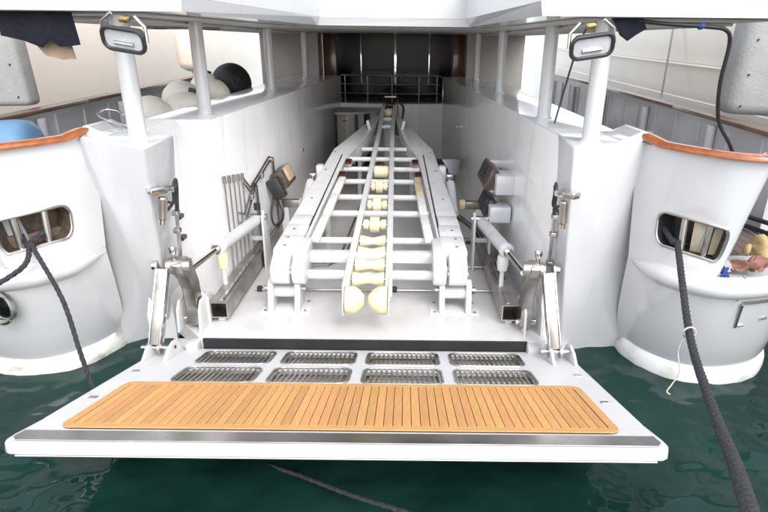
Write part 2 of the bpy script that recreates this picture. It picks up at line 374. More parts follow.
def quarter(s):
    sf = Surf(MIDC, ZM, TOPC, ZT, s)
    # window rectangle in (u, z): sloping fairlead opening
    uA, uB = (0.205, 0.630)
    ua = 0.5 * (uA + uB)
    ww = uB - uA
    def skew(p): return (p[0], p[1] + (p[0] - ua) / ww * -0.035)
    W = 1.75  # scale u to roughly metres so that the corners are round
    hole = [skew((x / W, z)) for x, z in rrect(ua * W, 1.295, ww * W, 0.245, 0.085, 6)]
    pts = []; edges = []
    nu, nz = 72, 16
    bd = [(i / nu, 0.0) for i in range(nu)] + [(1.0, j / nz) for j in range(nz)] + [(1 - i / nu, 1.0) for i in range(nu)] + [(0.0, 1 - j / nz) for j in range(nz)]
    bd = [(u, ZM + z * (ZT - ZM)) for u, z in bd]
    pts += [Vector((u * W, z)) for u, z in bd]; edges += [(i, (i + 1) % len(bd)) for i in range(len(bd))]
    h0 = len(pts); pts += [Vector((u * W, z)) for u, z in hole]; edges += [(h0 + i, h0 + (i + 1) % len(hole)) for i in range(len(hole))]
    zc = 1.295
    for i in range(1, nu):
        for j in range(1, nz):
            u = i / nu; z = ZM + j / nz * (ZT - ZM)
            if abs((u - ua)) < ww / 2 + 0.012 and abs(z - zc) < 0.16: continue
            pts.append(Vector((u * W, z)))
    r = geometry.delaunay_2d_cdt(pts, edges, [], 0, 1e-6)
    bm = BM(); vs = [bm.verts.new(sf.p(p.x / W, p.y)) for p in r[0]]
    hp = [(u * W, z) for u, z in hole]
    def inside(x, y):
        c = False
        for k in range(len(hp)):
            x1_, y1_ = hp[k]; x2_, y2_ = hp[k - 1]
            if (y1_ > y) != (y2_ > y) and x < (x2_ - x1_) * (y - y1_) / (y2_ - y1_) + x1_: c = not c
        return c
    for f in r[2]:
        cx = sum(r[0][k].x for k in f) / len(f); cy = sum(r[0][k].y for k in f) / len(f)
        if not inside(cx, cy):
            try: bm.faces.new([vs[k] for k in f])
            except ValueError: pass
    col = obj('hull_quarter', bm, hullw, yacht, smooth=pi)
    # inner skin, top and end of the thin bulwark
    bm = BM(); na = len(sf.a); rowsI = []
    for k in range(na):
        u = k / (na - 1); rowsI.append([bm.verts.new(sf.p(u, ZM, -0.001)), bm.verts.new(sf.p(u, ZT, -0.001)), bm.verts.new(sf.p(u, ZT, -0.20)), bm.verts.new(sf.p(u, ZM, -0.20))])
    for a, b in zip(rowsI, rowsI[1:]):
        for k in (1, 2): bm.faces.new((a[k], a[k + 1], b[k + 1], b[k]))
    bm.faces.new(rowsI[-1]); obj('quarter_inside', bm, gel, yacht, smooth=R(60))
    # stainless rim, recess liner
    bm = BM(); tube(bm, [sf.p(u, z, 0.004) for u, z in hole], 0.011, 8, closed=True); obj('fairlead_rim', bm, steel, col, smooth=SM)
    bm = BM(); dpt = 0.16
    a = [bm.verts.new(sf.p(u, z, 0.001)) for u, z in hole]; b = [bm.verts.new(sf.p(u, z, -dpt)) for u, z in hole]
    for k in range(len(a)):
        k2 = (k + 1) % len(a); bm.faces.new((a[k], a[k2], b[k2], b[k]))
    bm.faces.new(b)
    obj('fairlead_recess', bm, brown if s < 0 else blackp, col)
    for fr in ((0.30, 0.66) if s > 0 else (0.36, 0.74)):
        u = uA + ww * fr if s > 0 else uA + ww * (1 - fr) + 0.0
        bm = BM(); zz = -(u - ua) / ww * 0.035
        tube(bm, [sf.p(u, 1.165 + zz, -0.05), sf.p(u, 1.405 + zz, -0.05)], 0.024, 14); obj('fairlead_roller', bm, steel, col, smooth=SM)
    if s > 0:
        for f0, f1 in ((0.38, 0.60), (0.72, 0.99)):
            bm = BM(); n = 6
            A = [bm.verts.new(sf.p(uA + ww * (f0 + (f1 - f0) * k / n), 1.17, -0.10)) for k in range(n + 1)]
            B = [bm.verts.new(sf.p(uA + ww * (f0 + (f1 - f0) * k / n), 1.405, -0.10)) for k in range(n + 1)]
            for k in range(n): bm.faces.new((A[k], A[k + 1], B[k + 1], B[k]))
            e = obj('chafe_pad', bm, stain, col)
    else:
        bm = BM(); extr(bm, [sf.p(uA + ww * f, 1.15, -0.12) for f in (0.02, 0.3, 0.6, 0.98)] + [sf.p(uA + ww * f, 1.25, -0.12) for f in (0.98, 0.6, 0.3, 0.02)], (0, 0.01, 0)); obj('fairlead_deck_strip', bm, teakd, col)
    # varnished cap rail: flattened profile along the top curve
    bm = BM(); path = [Vector((p.x, p.y, 0)) for p in sf.b]
    prof = [(-0.075, 0.0), (-0.078, 0.018), (-0.06, 0.036), (-0.01, 0.044), (0.03, 0.036), (0.045, 0.018), (0.042, 0.0)]
    rings = []
    N = len(path)
    for i, p in enumerate(path):
        t = (path[min(i + 1, N - 1)] - path[max(i - 1, 0)]).normalized(); nn = Vector((t.y, -t.x, 0)) * s
        k = min(1.0, 0.25 + i / 5.0); 
        rise = 0.055 * max(0, 1 - i / 9.0)
        rings.append([bm.verts.new(p + nn * (a * k) + Vector((0, 0, ZT + 0.003 + b * k + rise))) for a, b in prof])
    for a, b in zip(rings, rings[1:]):
        for k in range(len(prof)): bm.faces.new((a[k], a[(k + 1) % len(prof)], b[(k + 1) % len(prof)], b[k]))
    bm.faces.new(rings[0]); bm.faces.new(rings[-1][::-1])
    obj('cap_rail', bm, varn, col, smooth=R(50))
    # lower hull, rub rail and boot top
    rc, lc = curve(RUBC, s), curve(LOWC, s)
    bm = BM(); rows = []
    for t, z, bul in ((0, 1.022, 0.0), (0, 0.97, 0.0), (0.3, 0.70, 0.012), (0.6, 0.42, 0.018), (0.85, 0.20, 0.0), (1.0, 0.10, -0.01), (1.0, -0.4, -0.03)):
        row = []
        for i in range(len(rc)):
            p = rc[i].lerp(lc[i], t); T = (rc[min(i + 1, len(rc) - 1)] - rc[max(i - 1, 0)]).normalized(); nn = Vector((T.y, -T.x, 0)) * s
            row.append(bm.verts.new((p.x + nn.x * bul, p.y + nn.y * bul, z)))
        rows.append(row)
    for a, b in zip(rows, rows[1:]):
        for k in range(len(a) - 1): bm.faces.new((a[k], a[k + 1], b[k + 1], b[k]))
    lh = obj('lower_hull', bm, hullw, yacht, smooth=pi)
    bm = BM(); A = [bm.verts.new((p.x, p.y, 1.0215)) for p in rc[:33]]; B = [bm.verts.new((*sf.p(i / 32, ZM, -0.02).xy, 1.0215)) for i in range(33)]
    for k in range(32): bm.faces.new((A[k], A[k + 1], B[k + 1], B[k]))
    obj('quarter_ledge', bm, hullw, yacht, smooth=pi)
    bm = BM(); rings = []
    prof = [(-0.05, 0.075), (0.02, 0.072), (0.055, 0.05), (0.068, 0.01), (0.055, -0.035), (0.02, -0.06), (-0.02, -0.085)]
    for i in range(len(rc)):
        T = (rc[min(i + 1, len(rc) - 1)] - rc[max(i - 1, 0)]).normalized(); nn = Vector((T.y, -T.x, 0)) * s
        k = min(1, 0.02 + i / 12); k = k * k * (3 - 2 * k)
        rings.append([bm.verts.new(rc[i] + nn * a * k + Vector((0, 0, 0.97 + b * k))) for a, b in prof])
    for a, b in zip(rings, rings[1:]):
        for k in range(len(prof) - 1): bm.faces.new((a[k], a[k + 1], b[k + 1], b[k]))
    obj('rub_rail', bm, gel, yacht, smooth=pi)
    bm = BM(); path = lc[:]; rings = []
    prof = [(-0.015, 0.175), (0.022, 0.150), (0.038, 0.10), (0.040, 0.04), (0.03, -0.02), (0.0, -0.10), (-0.06, -0.2)]
    for i in range(len(lc)):
        T = (lc[min(i + 1, len(lc) - 1)] - lc[max(i - 1, 0)]).normalized(); nn = Vector((T.y, -T.x, 0)) * s
        k = min(1, 0.15 + i / 5)
        rings.append([bm.verts.new(lc[i] + nn * (a * k) + Vector((0, 0, b * k))) for a, b in prof])
    for a, b in zip(rings, rings[1:]):
        for k in range(len(prof) - 1): bm.faces.new((a[k], a[k + 1], b[k + 1], b[k]))
    obj('boot_top', bm, bootR if s > 0 else boot, yacht, smooth=pi)
    # side deck sheet
    bm = BM(); pts = [(p.x - 0.012 * s, p.y + 0.012, 1.015) for p in rc[14:]] + [(s * 2.34, 13.0, 1.015), (s * 2.34, 4.6, 1.015), (s * 2.34, 3.75, 1.015)]
    bm.faces.new([bm.verts.new(p) for p in pts]); obj('side_deck_base', bm, gel, yacht)
    # side deck teak, laid in planks
    sdk = None
    for k in range(12):
        xa = 2.10 + k * 0.1; bm = BM(); ya = 4.42 if xa < 2.7 else 4.0 + max(0, (xa - 3.0)) * 1.0
        box(bm, (s * (xa + 0.047), (ya + 12.4) / 2, 1.027), (0.093, 12.4 - ya, 0.018)); o = obj('deck_plank', bm, teakd, yacht)
    return sf
sfR = quarter(1); sfL = quarter(-1)

# bulwarks with ribs and cap
for s in (1, -1):
    bm = BM(); path = [(3.36, 4.5), (3.40, 6.5), (3.42, 9), (3.42, 13)]
    for (xa, ya), (xb, yb) in zip(path, path[1:]):
        za = 1.83 + (ya - 4.5) * 0.012; zb = 1.83 + (yb - 4.5) * 0.012
        vs = [bm.verts.new(p) for p in ((s * xa, ya, 1.03), (s * xb, yb, 1.03), (s * xb, yb, zb), (s * xa, ya, za), (s * (xa + .07), ya, 1.03), (s * (xb + .07), yb, 1.03), (s * (xb + .07), yb, zb), (s * (xa + .07), ya, za))]
        for f in ((0, 1, 2, 3), (4, 5, 6, 7), (0, 3, 7, 4), (1, 2, 6, 5), (3, 2, 6, 7)): bm.faces.new([vs[k] for k in f])
    bw = obj('bulwark', bm, greyp, yacht)
    bm = BM()
    for (xa, ya), (xb, yb) in zip(path, path[1:]):
        za = 1.83 + (ya - 4.5) * 0.012; zb = 1.83 + (yb - 4.5) * 0.012
        bar(bm, (s * (xa + 0.03), ya, za + 0.022), (s * (xb + 0.03), yb + 0.003, zb + 0.022), 0.15, 0.04, 0.008)
    obj('bulwark_cap', bm, capw, bw, smooth=SM)
    for k in range(14):
        y = 4.75 + k * 0.56; xx = 3.375 + min(0.05, (y - 4.5) * 0.015)
        bm = BM(); box(bm, (s * (xx - 0.012), y, 1.42), (0.03, 0.035, 0.78), 0.006); obj('bulwark_rib', bm, greyp, bw)
        if k % 3 == 1:
            bm = BM(); tube(bm, [(s * (xx - 0.05), y + 0.25, 1.04), (s * (xx - 0.05), y + 0.25, 1.80)], 0.045, 12); obj('bulwark_stanchion', bm, greyp, bw, smooth=SM)

# posts from ledges to the upper deck
for s in (1, -1):
    for x, y, r in ((1.615, 3.95, 0.062), (1.59, 5.28, 0.06), (1.595, 8.0, 0.058), (1.595, 10.8, 0.055)):
        bm = BM(); tube(bm, [(s * x, y, 1.888), (s * x, y, 2.72)], r, 24)
        p = obj('post', bm, gel, yacht, smooth=SM)
        bm = BM(); lathe(bm, [(r + 0.018, 0), (r + 0.016, 0.008), (r + 0.004, 0.014), (r + 0.001, 0.03)], (s * x, y, 1.889), n=24); obj('post_collar', bm, gel, p, smooth=SM)

# upper deck: one U-shaped slab over the garage, open in the middle
ZU = 2.707
outl = [(-2.75, 3.66), (-1.07, 3.66), (-0.66, 6.55), (0.96, 6.75), (1.13, 3.75), (2.75, 3.75), (2.75, 14.2), (-2.75, 14.2)]
bm = BM(); extr(bm, [(x, y, ZU + 0.085) for x, y in outl], (0, 0, 0.45)); ud = obj('upper_deck', bm, gel, yacht)
inl = [(-2.74, 3.664), (-1.085, 3.664), (-0.70, 6.57), (1.0, 6.77), (1.145, 3.754), (2.74, 3.754), (2.73, 14.1), (-2.73, 14.1)]
bm = BM(); v0 = [bm.verts.new((x, y, ZU)) for x, y in inl]; v1 = [bm.verts.new((x, y, ZU + 0.084)) for x, y in outl]
for i in range(8): bm.faces.new((v0[i], v0[(i + 1) % 8], v1[(i + 1) % 8], v1[i]))
bm.faces.new(v0[::-1]); obj('deck_edge_chamfer', bm, gel, ud)
bm = BM(); extr(bm, [(-2.70, 3.85, ZU - 0.012), (-1.40, 3.85, ZU - 0.012), (-1.0, 6.95, ZU - 0.012), (1.25, 7.1, ZU - 0.012), (1.45, 3.9, ZU - 0.012), (2.70, 3.9, ZU - 0.012), (2.70, 14.0, ZU - 0.012), (-2.70, 14.0, ZU - 0.012)], (0, 0, 0.010)); obj('soffit', bm, ceil, ud)
for s in (1, -1):
    for k in range(9):
        y = 4.3 + k * 0.85; bm = BM(); box(bm, (s * 2.15, y + 0.35, ZU - 0.024), (0.98, 0.74, 0.02), 0.004); obj('soffit_panel', bm, ceil, ud)
bm = BM(); bar(bm, (-0.78, 6.60, ZU + 0.03), (1.10, 6.81, ZU + 0.03), 0.02, 0.055, 0.006); obj('mirror_trim', bm, steelp, ud, smooth=SM)
bm = BM(); tube(bm, [(-2.55, 6.4, 2.66), (-1.72, 6.4, 2.66)], 0.016, 10); obj('grab_rail', bm, steelp, ud, smooth=SM)

# forward bulkhead of the garage, aft deck behind it, rails, doors
bm = wall_prism([(-1.06, 11.74), (-0.55, 11.62), (0.0, 11.58), (0.55, 11.62), (1.06, 11.74), (1.06, 11.9), (-1.06, 11.9)], 0.19, 1.35); obj('garage_bulkhead', bm, inner, yacht)
bm = BM(); box(bm, (0, 13.0, 1.33), (4.6, 2.2, 0.03)); ad = obj('aft_deck', bm, caulk, yacht)
for k in range(24):
    bm = BM(); box(bm, (-1.17 + k * 0.1, 13.0, 1.350), (0.092, 2.16, 0.014)); obj('deck_plank', bm, teakd, ad)
door = thing('salon_door', 'dark sliding glass doors with wooden frame at the head of the boat garage', 'door', (0, 12.9, 1.36))
bm = BM(); box(bm, (0.02, 12.96, 2.1), (2.62, 0.06, 1.5)); obj('door_back', bm, blackp, door)
xs = [-1.26, -0.72, 0.04, 0.79, 1.30]
for a, b in zip(xs, xs[1:]):
    bm = BM(); box(bm, ((a + b) / 2, 12.91, 2.09), (b - a - 0.03, 0.02, 1.46)); obj('pane', bm, glass, door)
for a, wd in ((-0.72, 0.03), (0.04, 0.06), (0.79, 0.03)):
    bm = BM(); box(bm, (a, 12.89, 2.09), (wd, 0.035, 1.46), 0.006); obj('door_mullion', bm, steelp, door, smooth=SM)
for a in (-1.41, 1.45):
    bm = BM(); box(bm, (a, 12.9, 2.09), (0.28, 0.08, 1.48), 0.01); obj('door_frame', bm, wood, door, smooth=SM)
for z in (1.62, 1.9):
    bm = BM(); tube(bm, [(0.1, 12.86, z), (0.75, 12.86, z)], 0.008, 6); obj('door_rail', bm, steel, door)

for s in (1, -1):
    bm = BM(); extr(bm, [(s * 1.52, 11.95, 1.36), (s * 2.65, 11.75, 1.36), (s * 2.65, 11.85, 1.36), (s * 1.52, 12.05, 1.36)], (0, 0, 1.36)); obj('deckhouse_bulkhead', bm, taupe, yacht)
    bm = BM(); extr(bm, [(s * 1.56, 12.06, 1.36), (s * 1.60, 12.06, 1.36), (s * 1.60, 14.0, 1.36), (s * 1.56, 14.0, 1.36)], (0, 0, 1.35)); obj('deckhouse_side', bm, taupe, yacht)

rail = thing('guard_rail', 'stainless guard rail across the head of the boat garage', 'railing', (0, 11.7, 1.35))
rp = [(-1.05, 11.72), (-0.55, 11.60), (0.0, 11.56), (0.55, 11.60), (0.92, 11.66), (1.02, 11.5)]
for z in (1.55, 1.73, 1.90):
    bm = BM(); tube(bm, spline([(x, y + 0.06, z - (0.03 if k == 5 else 0)) for k, (x, y) in enumerate(rp)], 5), 0.013 if z > 1.8 else 0.009, 8); obj('rail_tube', bm, steel, rail, smooth=SM)
for x, y in ((-0.97, 11.70), (-0.5, 11.6), (0.0, 11.56), (0.55, 11.60), (0.92, 11.66)):
    bm = BM(); tube(bm, [(x, y + 0.06, 1.352), (x, y + 0.06, 1.90)], 0.012, 8); obj('rail_post', bm, steel, rail, smooth=SM)
bm = BM(); tube(bm, spline([(0.98, 11.6, 1.9), (1.0, 11.3, 1.88), (1.01, 11.2, 1.7), (1.01, 11.2, 1.45), (1.0, 11.35, 1.40)], 6), 0.012, 8); obj('rail_end', bm, steel, rail, smooth=SM)

# ================================================================== SWIM PLATFORM (local: y=0 at the hinge, -y outboard, z normal)
TILT = math.atan(0.286)
sp = thing('swim_platform', 'fold-down white swim platform with teak deck and polished steel edge', 'swim platform', (-0.045, 4.05, 0.10), rot=(-TILT, 0, 0))
def L(name, bm, m, parent=sp, smooth=None): return obj(name, bm, m, parent, local=True, smooth=smooth)
# plate with 8 holes for the gratings (2D constrained triangulation)
cols = [-0.995, -0.33, 0.335, 1.0]; rows_ = [(-0.895, -0.53), (-0.452, -0.085)]
holes = [rrect(cx, (a + b) / 2, 0.575, b - a, 0.085, 5) for cx in cols for a, b in rows_]
outline = [(-1.70, -1.80), (1.70, -1.80), (1.70, -0.02), (1.40, -0.02), (-1.40, -0.02), (-1.70, -0.02)]
pts = []; ed = []
for lp in [outline] + holes:
    k0 = len(pts); pts += [Vector(p) for p in lp]; ed += [(k0 + i, k0 + (i + 1) % len(lp)) for i in range(len(lp))]
r = geometry.delaunay_2d_cdt(pts, ed, [], 0, 1e-6)
def inpoly(x, y, hp):
    c = False
    for k in range(len(hp)):
        a, b = hp[k]; a2, b2 = hp[k - 1]
        if (b > y) != (b2 > y) and x < (a2 - a) * (y - b) / (b2 - b) + a: c = not c
    return c
bm = BM(); vs = [bm.verts.new((p.x, p.y, 0)) for p in r[0]]
for f in r[2]:
    cx = sum(r[0][k].x for k in f) / len(f); cy = sum(r[0][k].y for k in f) / len(f)
    if inpoly(cx, cy, outline) and not any(inpoly(cx, cy, h) for h in holes): bm.faces.new([vs[k] for k in f])
ge = bmesh.ops.extrude_face_region(bm, geom=list(bm.faces))
bmesh.ops.translate(bm, verts=[v for v in ge['geom'] if isinstance(v, bmesh.types.BMVert)], vec=(0, 0, -0.05))
L('platform_deck', bm, deckw)
bm = BM(); box(bm, (0, -0.90, -0.095), (3.20, 1.70, 0.07), 0.02); L('platform_underside', bm, blackp)
# polished edge: profile wrapped round the outboard side and both ends
YF = -1.80
def edge_path():
    p = [(-1.70, -1.55), (-1.715, -1.74)] + [(-1.665 - 0.05 * cos(R(a)), -1.785 - 0.05 * sin(R(a))) for a in (20, 45, 70)]
    p += [(-1.62 + 3.24 * k / 16, -1.838) for k in range(17)]
    p += [(1.665 + 0.05 * cos(R(a)), -1.785 - 0.05 * sin(R(a))) for a in (70, 45, 20)] + [(1.715, -1.74), (1.70, -1.55)]
    return p
ep = [Vector((x, y, 0)) for x, y in edge_path()]
def edge_strip(name, prof, m):
    bm = BM(); rings = []
    for i, p in enumerate(ep):
        t = (ep[min(i + 1, len(ep) - 1)] - ep[max(i - 1, 0)]).normalized(); nn = Vector((t.y, -t.x, 0))
        rings.append([bm.verts.new(p + nn * a + Vector((0, 0, b))) for a, b in prof])
    for a, b in zip(rings, rings[1:]):
        for k in range(len(prof) - 1): bm.faces.new((a[k], a[k + 1], b[k + 1], b[k]))
    bm.faces.new(rings[0]); bm.faces.new(rings[-1][::-1])
    return L(name, bm, m, smooth=R(60))
edge_strip('rounded_edge', [(-0.05, -0.003), (0.010, -0.003), (0.019, -0.006), (0.024, -0.013), (0.024, -0.060), (0.018, -0.068), (-0.05, -0.071)], gelp)
bm = BM(); extr(bm, [(-1.695, -1.715, 0.002), (-1.70, -1.795, 0.002), (-1.665, -1.835, 0.002), (1.665, -1.835, 0.002), (1.70, -1.795, 0.002), (1.695, -1.715, 0.002)], (0, 0, 0.005)); L('steel_band', bm, steelm)
bm = BM(); tube(bm, [(-1.66, -1.84, -0.076), (1.66, -1.84, -0.076)], 0.010, 10); L('rub_strip', bm, steelm, smooth=SM)
# white side edges (rounded coamings)
for s in (1, -1):
    bm = BM(); box(bm, (s * 1.699, -0.80, -0.037), (0.05, 1.50, 0.072), 0.02, seg=3); L('platform_side', bm, deckw, smooth=SM)
    for y in (-1.2, -0.65):
        bm = BM(); box(bm, (s * 1.62, y, 0.003), (0.05, 0.04, 0.006), 0.002); L('pad_eye', bm, steel)
# teak
bm = BM(); tk = rrect(0, -1.30, 3.09, 0.775, 0.07, 6); extr(bm, [(x * 0.996, y + (-1.30 - y) * 0.012, 0.0015) for x, y in tk], (0, 0, 0.006)); tb = L('teak_bed', bm, caulk)
bm = BM(); oo = rrect(0, -1.30, 3.08, 0.765, 0.065, 6); ii = rrect(0, -1.30, 2.98, 0.665, 0.02, 6)
a = [bm.verts.new((x, y, 0.0135)) for x, y in oo]; b = [bm.verts.new((x, y, 0.0135)) for x, y in ii]; c = [bm.verts.new((x, y, 0.006)) for x, y in oo]; d = [bm.verts.new((x, y, 0.006)) for x, y in ii]
for k in range(len(a)):
    k2 = (k + 1) % len(a)
    for p, q in ((a, b), (c, a), (b, d)): bm.faces.new((p[k], p[k2], q[k2], q[k]))
L('teak_border', bm, teakb)
NP = 57; pw = 2.97 / NP
bm = BM(); box(bm, (0, 0, 0), (pw - 0.0040, 0.655, 0.008), 0.001, seg=1)
first = L('teak_plank', bm, teak)
for k in range(NP):
    o = first if k == 0 else first.copy()
    if k: COL.objects.link(o)
    o.parent = sp; o.location = (-1.485 + pw * (k + 0.5), -1.30, 0.0095 + random.uniform(-0.0005, 0.0005))
# gratings
for ci, cx in enumerate(cols):
    for a, b in rows_:
        cy = (a + b) / 2; h = b - a
        bm = BM(); path = [(x, y, 0.002) for x, y in rrect(cx, cy, 0.575, h, 0.085, 5)]; tube(bm, path, 0.009, 6, closed=True); gr = L('drain_grate', bm, steel, smooth=SM)
        bm = BM(); extr(bm, [(x, y, -0.075) for x, y in rrect(cx, cy, 0.60, h + 0.02, 0.09, 5)], (0, 0, 0.02)); L('grate_tray', bm, steelb, gr)
        bm = BM(); n = 15
        for k in range(n):
            x = cx - 0.2875 + 0.575 * (k + 0.5) / n; dx = abs(x - cx); cut = 0.0
            if dx > 0.20: cut = 0.085 - math.sqrt(max(0, 0.085 ** 2 - (dx - 0.2025) ** 2))
            box(bm, (x, cy, -0.012), (0.012, h - 0.004 - 2 * cut, 0.018))
        box(bm, (cx, cy + h * 0.32, -0.02), (0.55, 0.008, 0.02)); box(bm, (cx, cy - h * 0.32, -0.02), (0.55, 0.008, 0.02))
        o = L('grate_bars', bm, steel, gr); tag(o, kind='stuff')
# hinge lugs on the platform for the lifting links
for cx in (-1.60, 1.60):
    for dx in (-0.085, 0.085):
        bm = BM(); prof = [(-0.42, 0), (-0.34, 0.085), (-0.25, 0.125), (-0.17, 0.115), (-0.10, 0.05), (-0.02, 0.0)]
        extr(bm, [(cx + dx - 0.012, y, z) for y, z in prof], (0.024, 0, 0), 0.004); lg = L('hinge_lug', bm, deckw, smooth=SM)
        bm = BM(); tube(bm, [(cx + dx - 0.02, -0.24, 0.075), (cx + dx + 0.02, -0.24, 0.075)], 0.014, 10); L('lug_pin', bm, blackp, lg)
# black rubber seal along the floor edge + hinge blocks
seal = BM(); box(seal, (-0.03, 4.052, 0.135), (2.74, 0.022, 0.115)); o = obj('rubber_seal', seal, rubber); tag(o, 'long black rubber seal between garage floor and swim platform', 'rubber seal')
for s in (1, -1):
    bm = BM(); box(bm, (-0.045 + s * 1.43, 4.03, 0.13), (0.10, 0.12, 0.10), 0.015); o = obj('hinge_block', bm, gel, yacht, smooth=SM)

# ================================================================== LIFTING LINKAGES
def linkage(s, lab):
    c = -0.092; X = lambda d: c + s * d
    t = thing('platform_lift_arm', lab, 'lifting arm', (X(1.6), 4.2, 0.2), group='steel arms that lift the swim platform')
    A = Vector((X(1.60), 3.815, 0.245)); B = Vector((X(1.54), 4.05, 0.86))
    for d in (-0.043, 0.043):
        bm = BM(); off = Vector((d, 0, 0)); bar(bm, A + off, B + off, 0.014, 0.095, 0.004, up=(0, 1, 0.3)); k = obj('link_bar', bm, steelp, t, smooth=SM)
        for P in (A, B):
            bm = BM(); tube(bm, [P + off + Vector((-0.010, 0, 0)), P + off + Vector((0.010, 0, 0))], 0.052, 18); obj('link_eye', bm, steelb, k, smooth=SM)
    bm = BM(); bar(bm, A.lerp(B, 0.04), A.lerp(B, 0.96), 0.070, 0.075, 0.004, up=(0, 1, 0.3)); obj('link_core', bm, steelb, t, smooth=SM)
    bm = BM(); tube(bm, [A + Vector((-0.11, 0, 0)), A + Vector((0.11, 0, 0))], 0.018, 12); obj('pivot_pin', bm, steelp, t, smooth=SM)
    bm = BM(); tube(bm, [(X(1.625), 4.05, 0.86), (X(1.60), 4.05, 0.86)], 0.036, 16); obj('pin_head', bm, steelp, t, smooth=SM)
    dl = 1.47 if s < 0 else 1.485
    # cast lever: boss across, arm curving down to the floor
    bm = BM(); tube(bm, [(X(1.48), 4.05, 0.86), (X(dl - 0.14), 4.07, 0.86)], 0.058, 22); tube(bm, [(X(1.487), 4.05, 0.86), (X(1.465), 4.05, 0.86)], 0.066, 22); lv = obj('lever_boss', bm, steelb, t, smooth=SM)
    side = [(3.99, 0.88), (4.05, 0.922), (4.14, 0.91), (4.24, 0.80), (4.31, 0.62), (4.33, 0.42), (4.31, 0.27), (4.23, 0.215), (4.17, 0.27), (4.19, 0.42), (4.17, 0.60), (4.10, 0.74), (4.01, 0.80)]
    bm = BM(); extr(bm, [(X(dl), y, z) for y, z in side], (-s * 0.095, 0, 0), 0.012); obj('lever_arm', bm, steelb, t, smooth=SM)
    bm = BM(); tube(bm, [(X(dl + 0.05), 4.25, 0.28), (X(dl - 0.12), 4.25, 0.28)], 0.028, 14); obj('lever_pin', bm, steelp, t, smooth=SM)
    bm = BM(); lathe(bm, [(0.016, 0.0), (0.016, 0.05), (0.022, 0.055), (0.036, 0.10), (0.030, 0.10), (0.012, 0.07)], (X(1.45), 4.05, 0.905), n=16); obj('grease_cup', bm, steelp, t, smooth=SM)
    # white floor brackets
    for d in ((1.53, 1.345) if s < 0 else (1.56, 1.415)):
        bm = BM(); extr(bm, [(X(d), 4.13, 0.199), (X(d), 4.16, 0.40), (X(d), 4.22, 0.47), (X(d), 4.42, 0.47), (X(d), 4.60, 0.30), (X(d), 4.62, 0.199)], (s * 0.022, 0, 0), 0.005); obj('floor_bracket', bm, ramp_w, t, smooth=SM)
    # hydraulic ram
    h0 = Vector((X(1.36), 4.12, 0.80)); h1 = Vector((X(1.33), 4.72, 0.76)); h2 = Vector((X(1.22), 5.62, 0.74))
    bm = BM(); tube(bm, [h0, h1], 0.026, 14); rd = obj('piston_rod', bm, steelp, t, smooth=SM)
    bm = BM(); tube(bm, [h1 - (h2 - h1).normalized() * 0.02, h1, h1 + (h2 - h1) * 0.04, h1 + (h2 - h1) * 0.041, h2], [0.056, 0.070, 0.070, 0.062, 0.062], 22); cy = obj('cylinder', bm, ramp_w, t, smooth=SM)
    bm = BM(); tube(bm, [h1 - (h2 - h1).normalized() * 0.05, h1 - (h2 - h1).normalized() * 0.015], 0.045, 18); obj('gland_nut', bm, steelp, cy, smooth=SM)
    for d in (0.085, -0.085):
        bm = BM(); extr(bm, [(h2.x + d - 0.012, 5.55, 0.199), (h2.x + d - 0.012, 5.57, 0.80), (h2.x + d - 0.012, 5.64, 0.85), (h2.x + d - 0.012, 5.73, 0.82), (h2.x + d - 0.012, 5.85, 0.199)], (0.024, 0, 0), 0.006); obj('cylinder_bracket', bm, ramp_w, t, smooth=SM)
    bm = BM(); box(bm, (h2.x, 5.68, 0.52), (0.15, 0.03, 0.05), 0.006); obj('bracket_tie', bm, ramp_w, t, smooth=SM)
    bm = BM(); tube(bm, [(h2.x - 0.12, 5.64, 0.78), (h2.x + 0.12, 5.64, 0.78)], 0.03, 14); obj('trunnion', bm, steel, t, smooth=SM)
    bm = BM(); tube(bm, [(h2.x + 0.02, 5.66, 0.85), (h2.x + 0.02, 5.66, 0.92)], 0.035, 14); obj('hose_union', bm, blackp, t, smooth=SM)
    bm = BM(); tube(bm, [(X(1.30), 4.72, 0.71), (X(1.30), 4.72, 0.64), (X(1.30), 4.72, 0.57)], [0.05, 0.055, 0.045], 14); obj('ram_stop', bm, yel if s < 0 else ramp_w, t, smooth=SM)
    bm = BM(); tube(bm, [(X(1.30), 4.72, 0.57), (X(1.30), 4.72, 0.199)], 0.022, 10); obj('stop_post', bm, ramp_w, t, smooth=SM)
    return t
linkage(-1, 'steel platform lifting arm with white hydraulic ram beside the left pillar, rod and hoses above')
linkage(1, 'steel platform lifting arm with white hydraulic ram beside the right pillar')

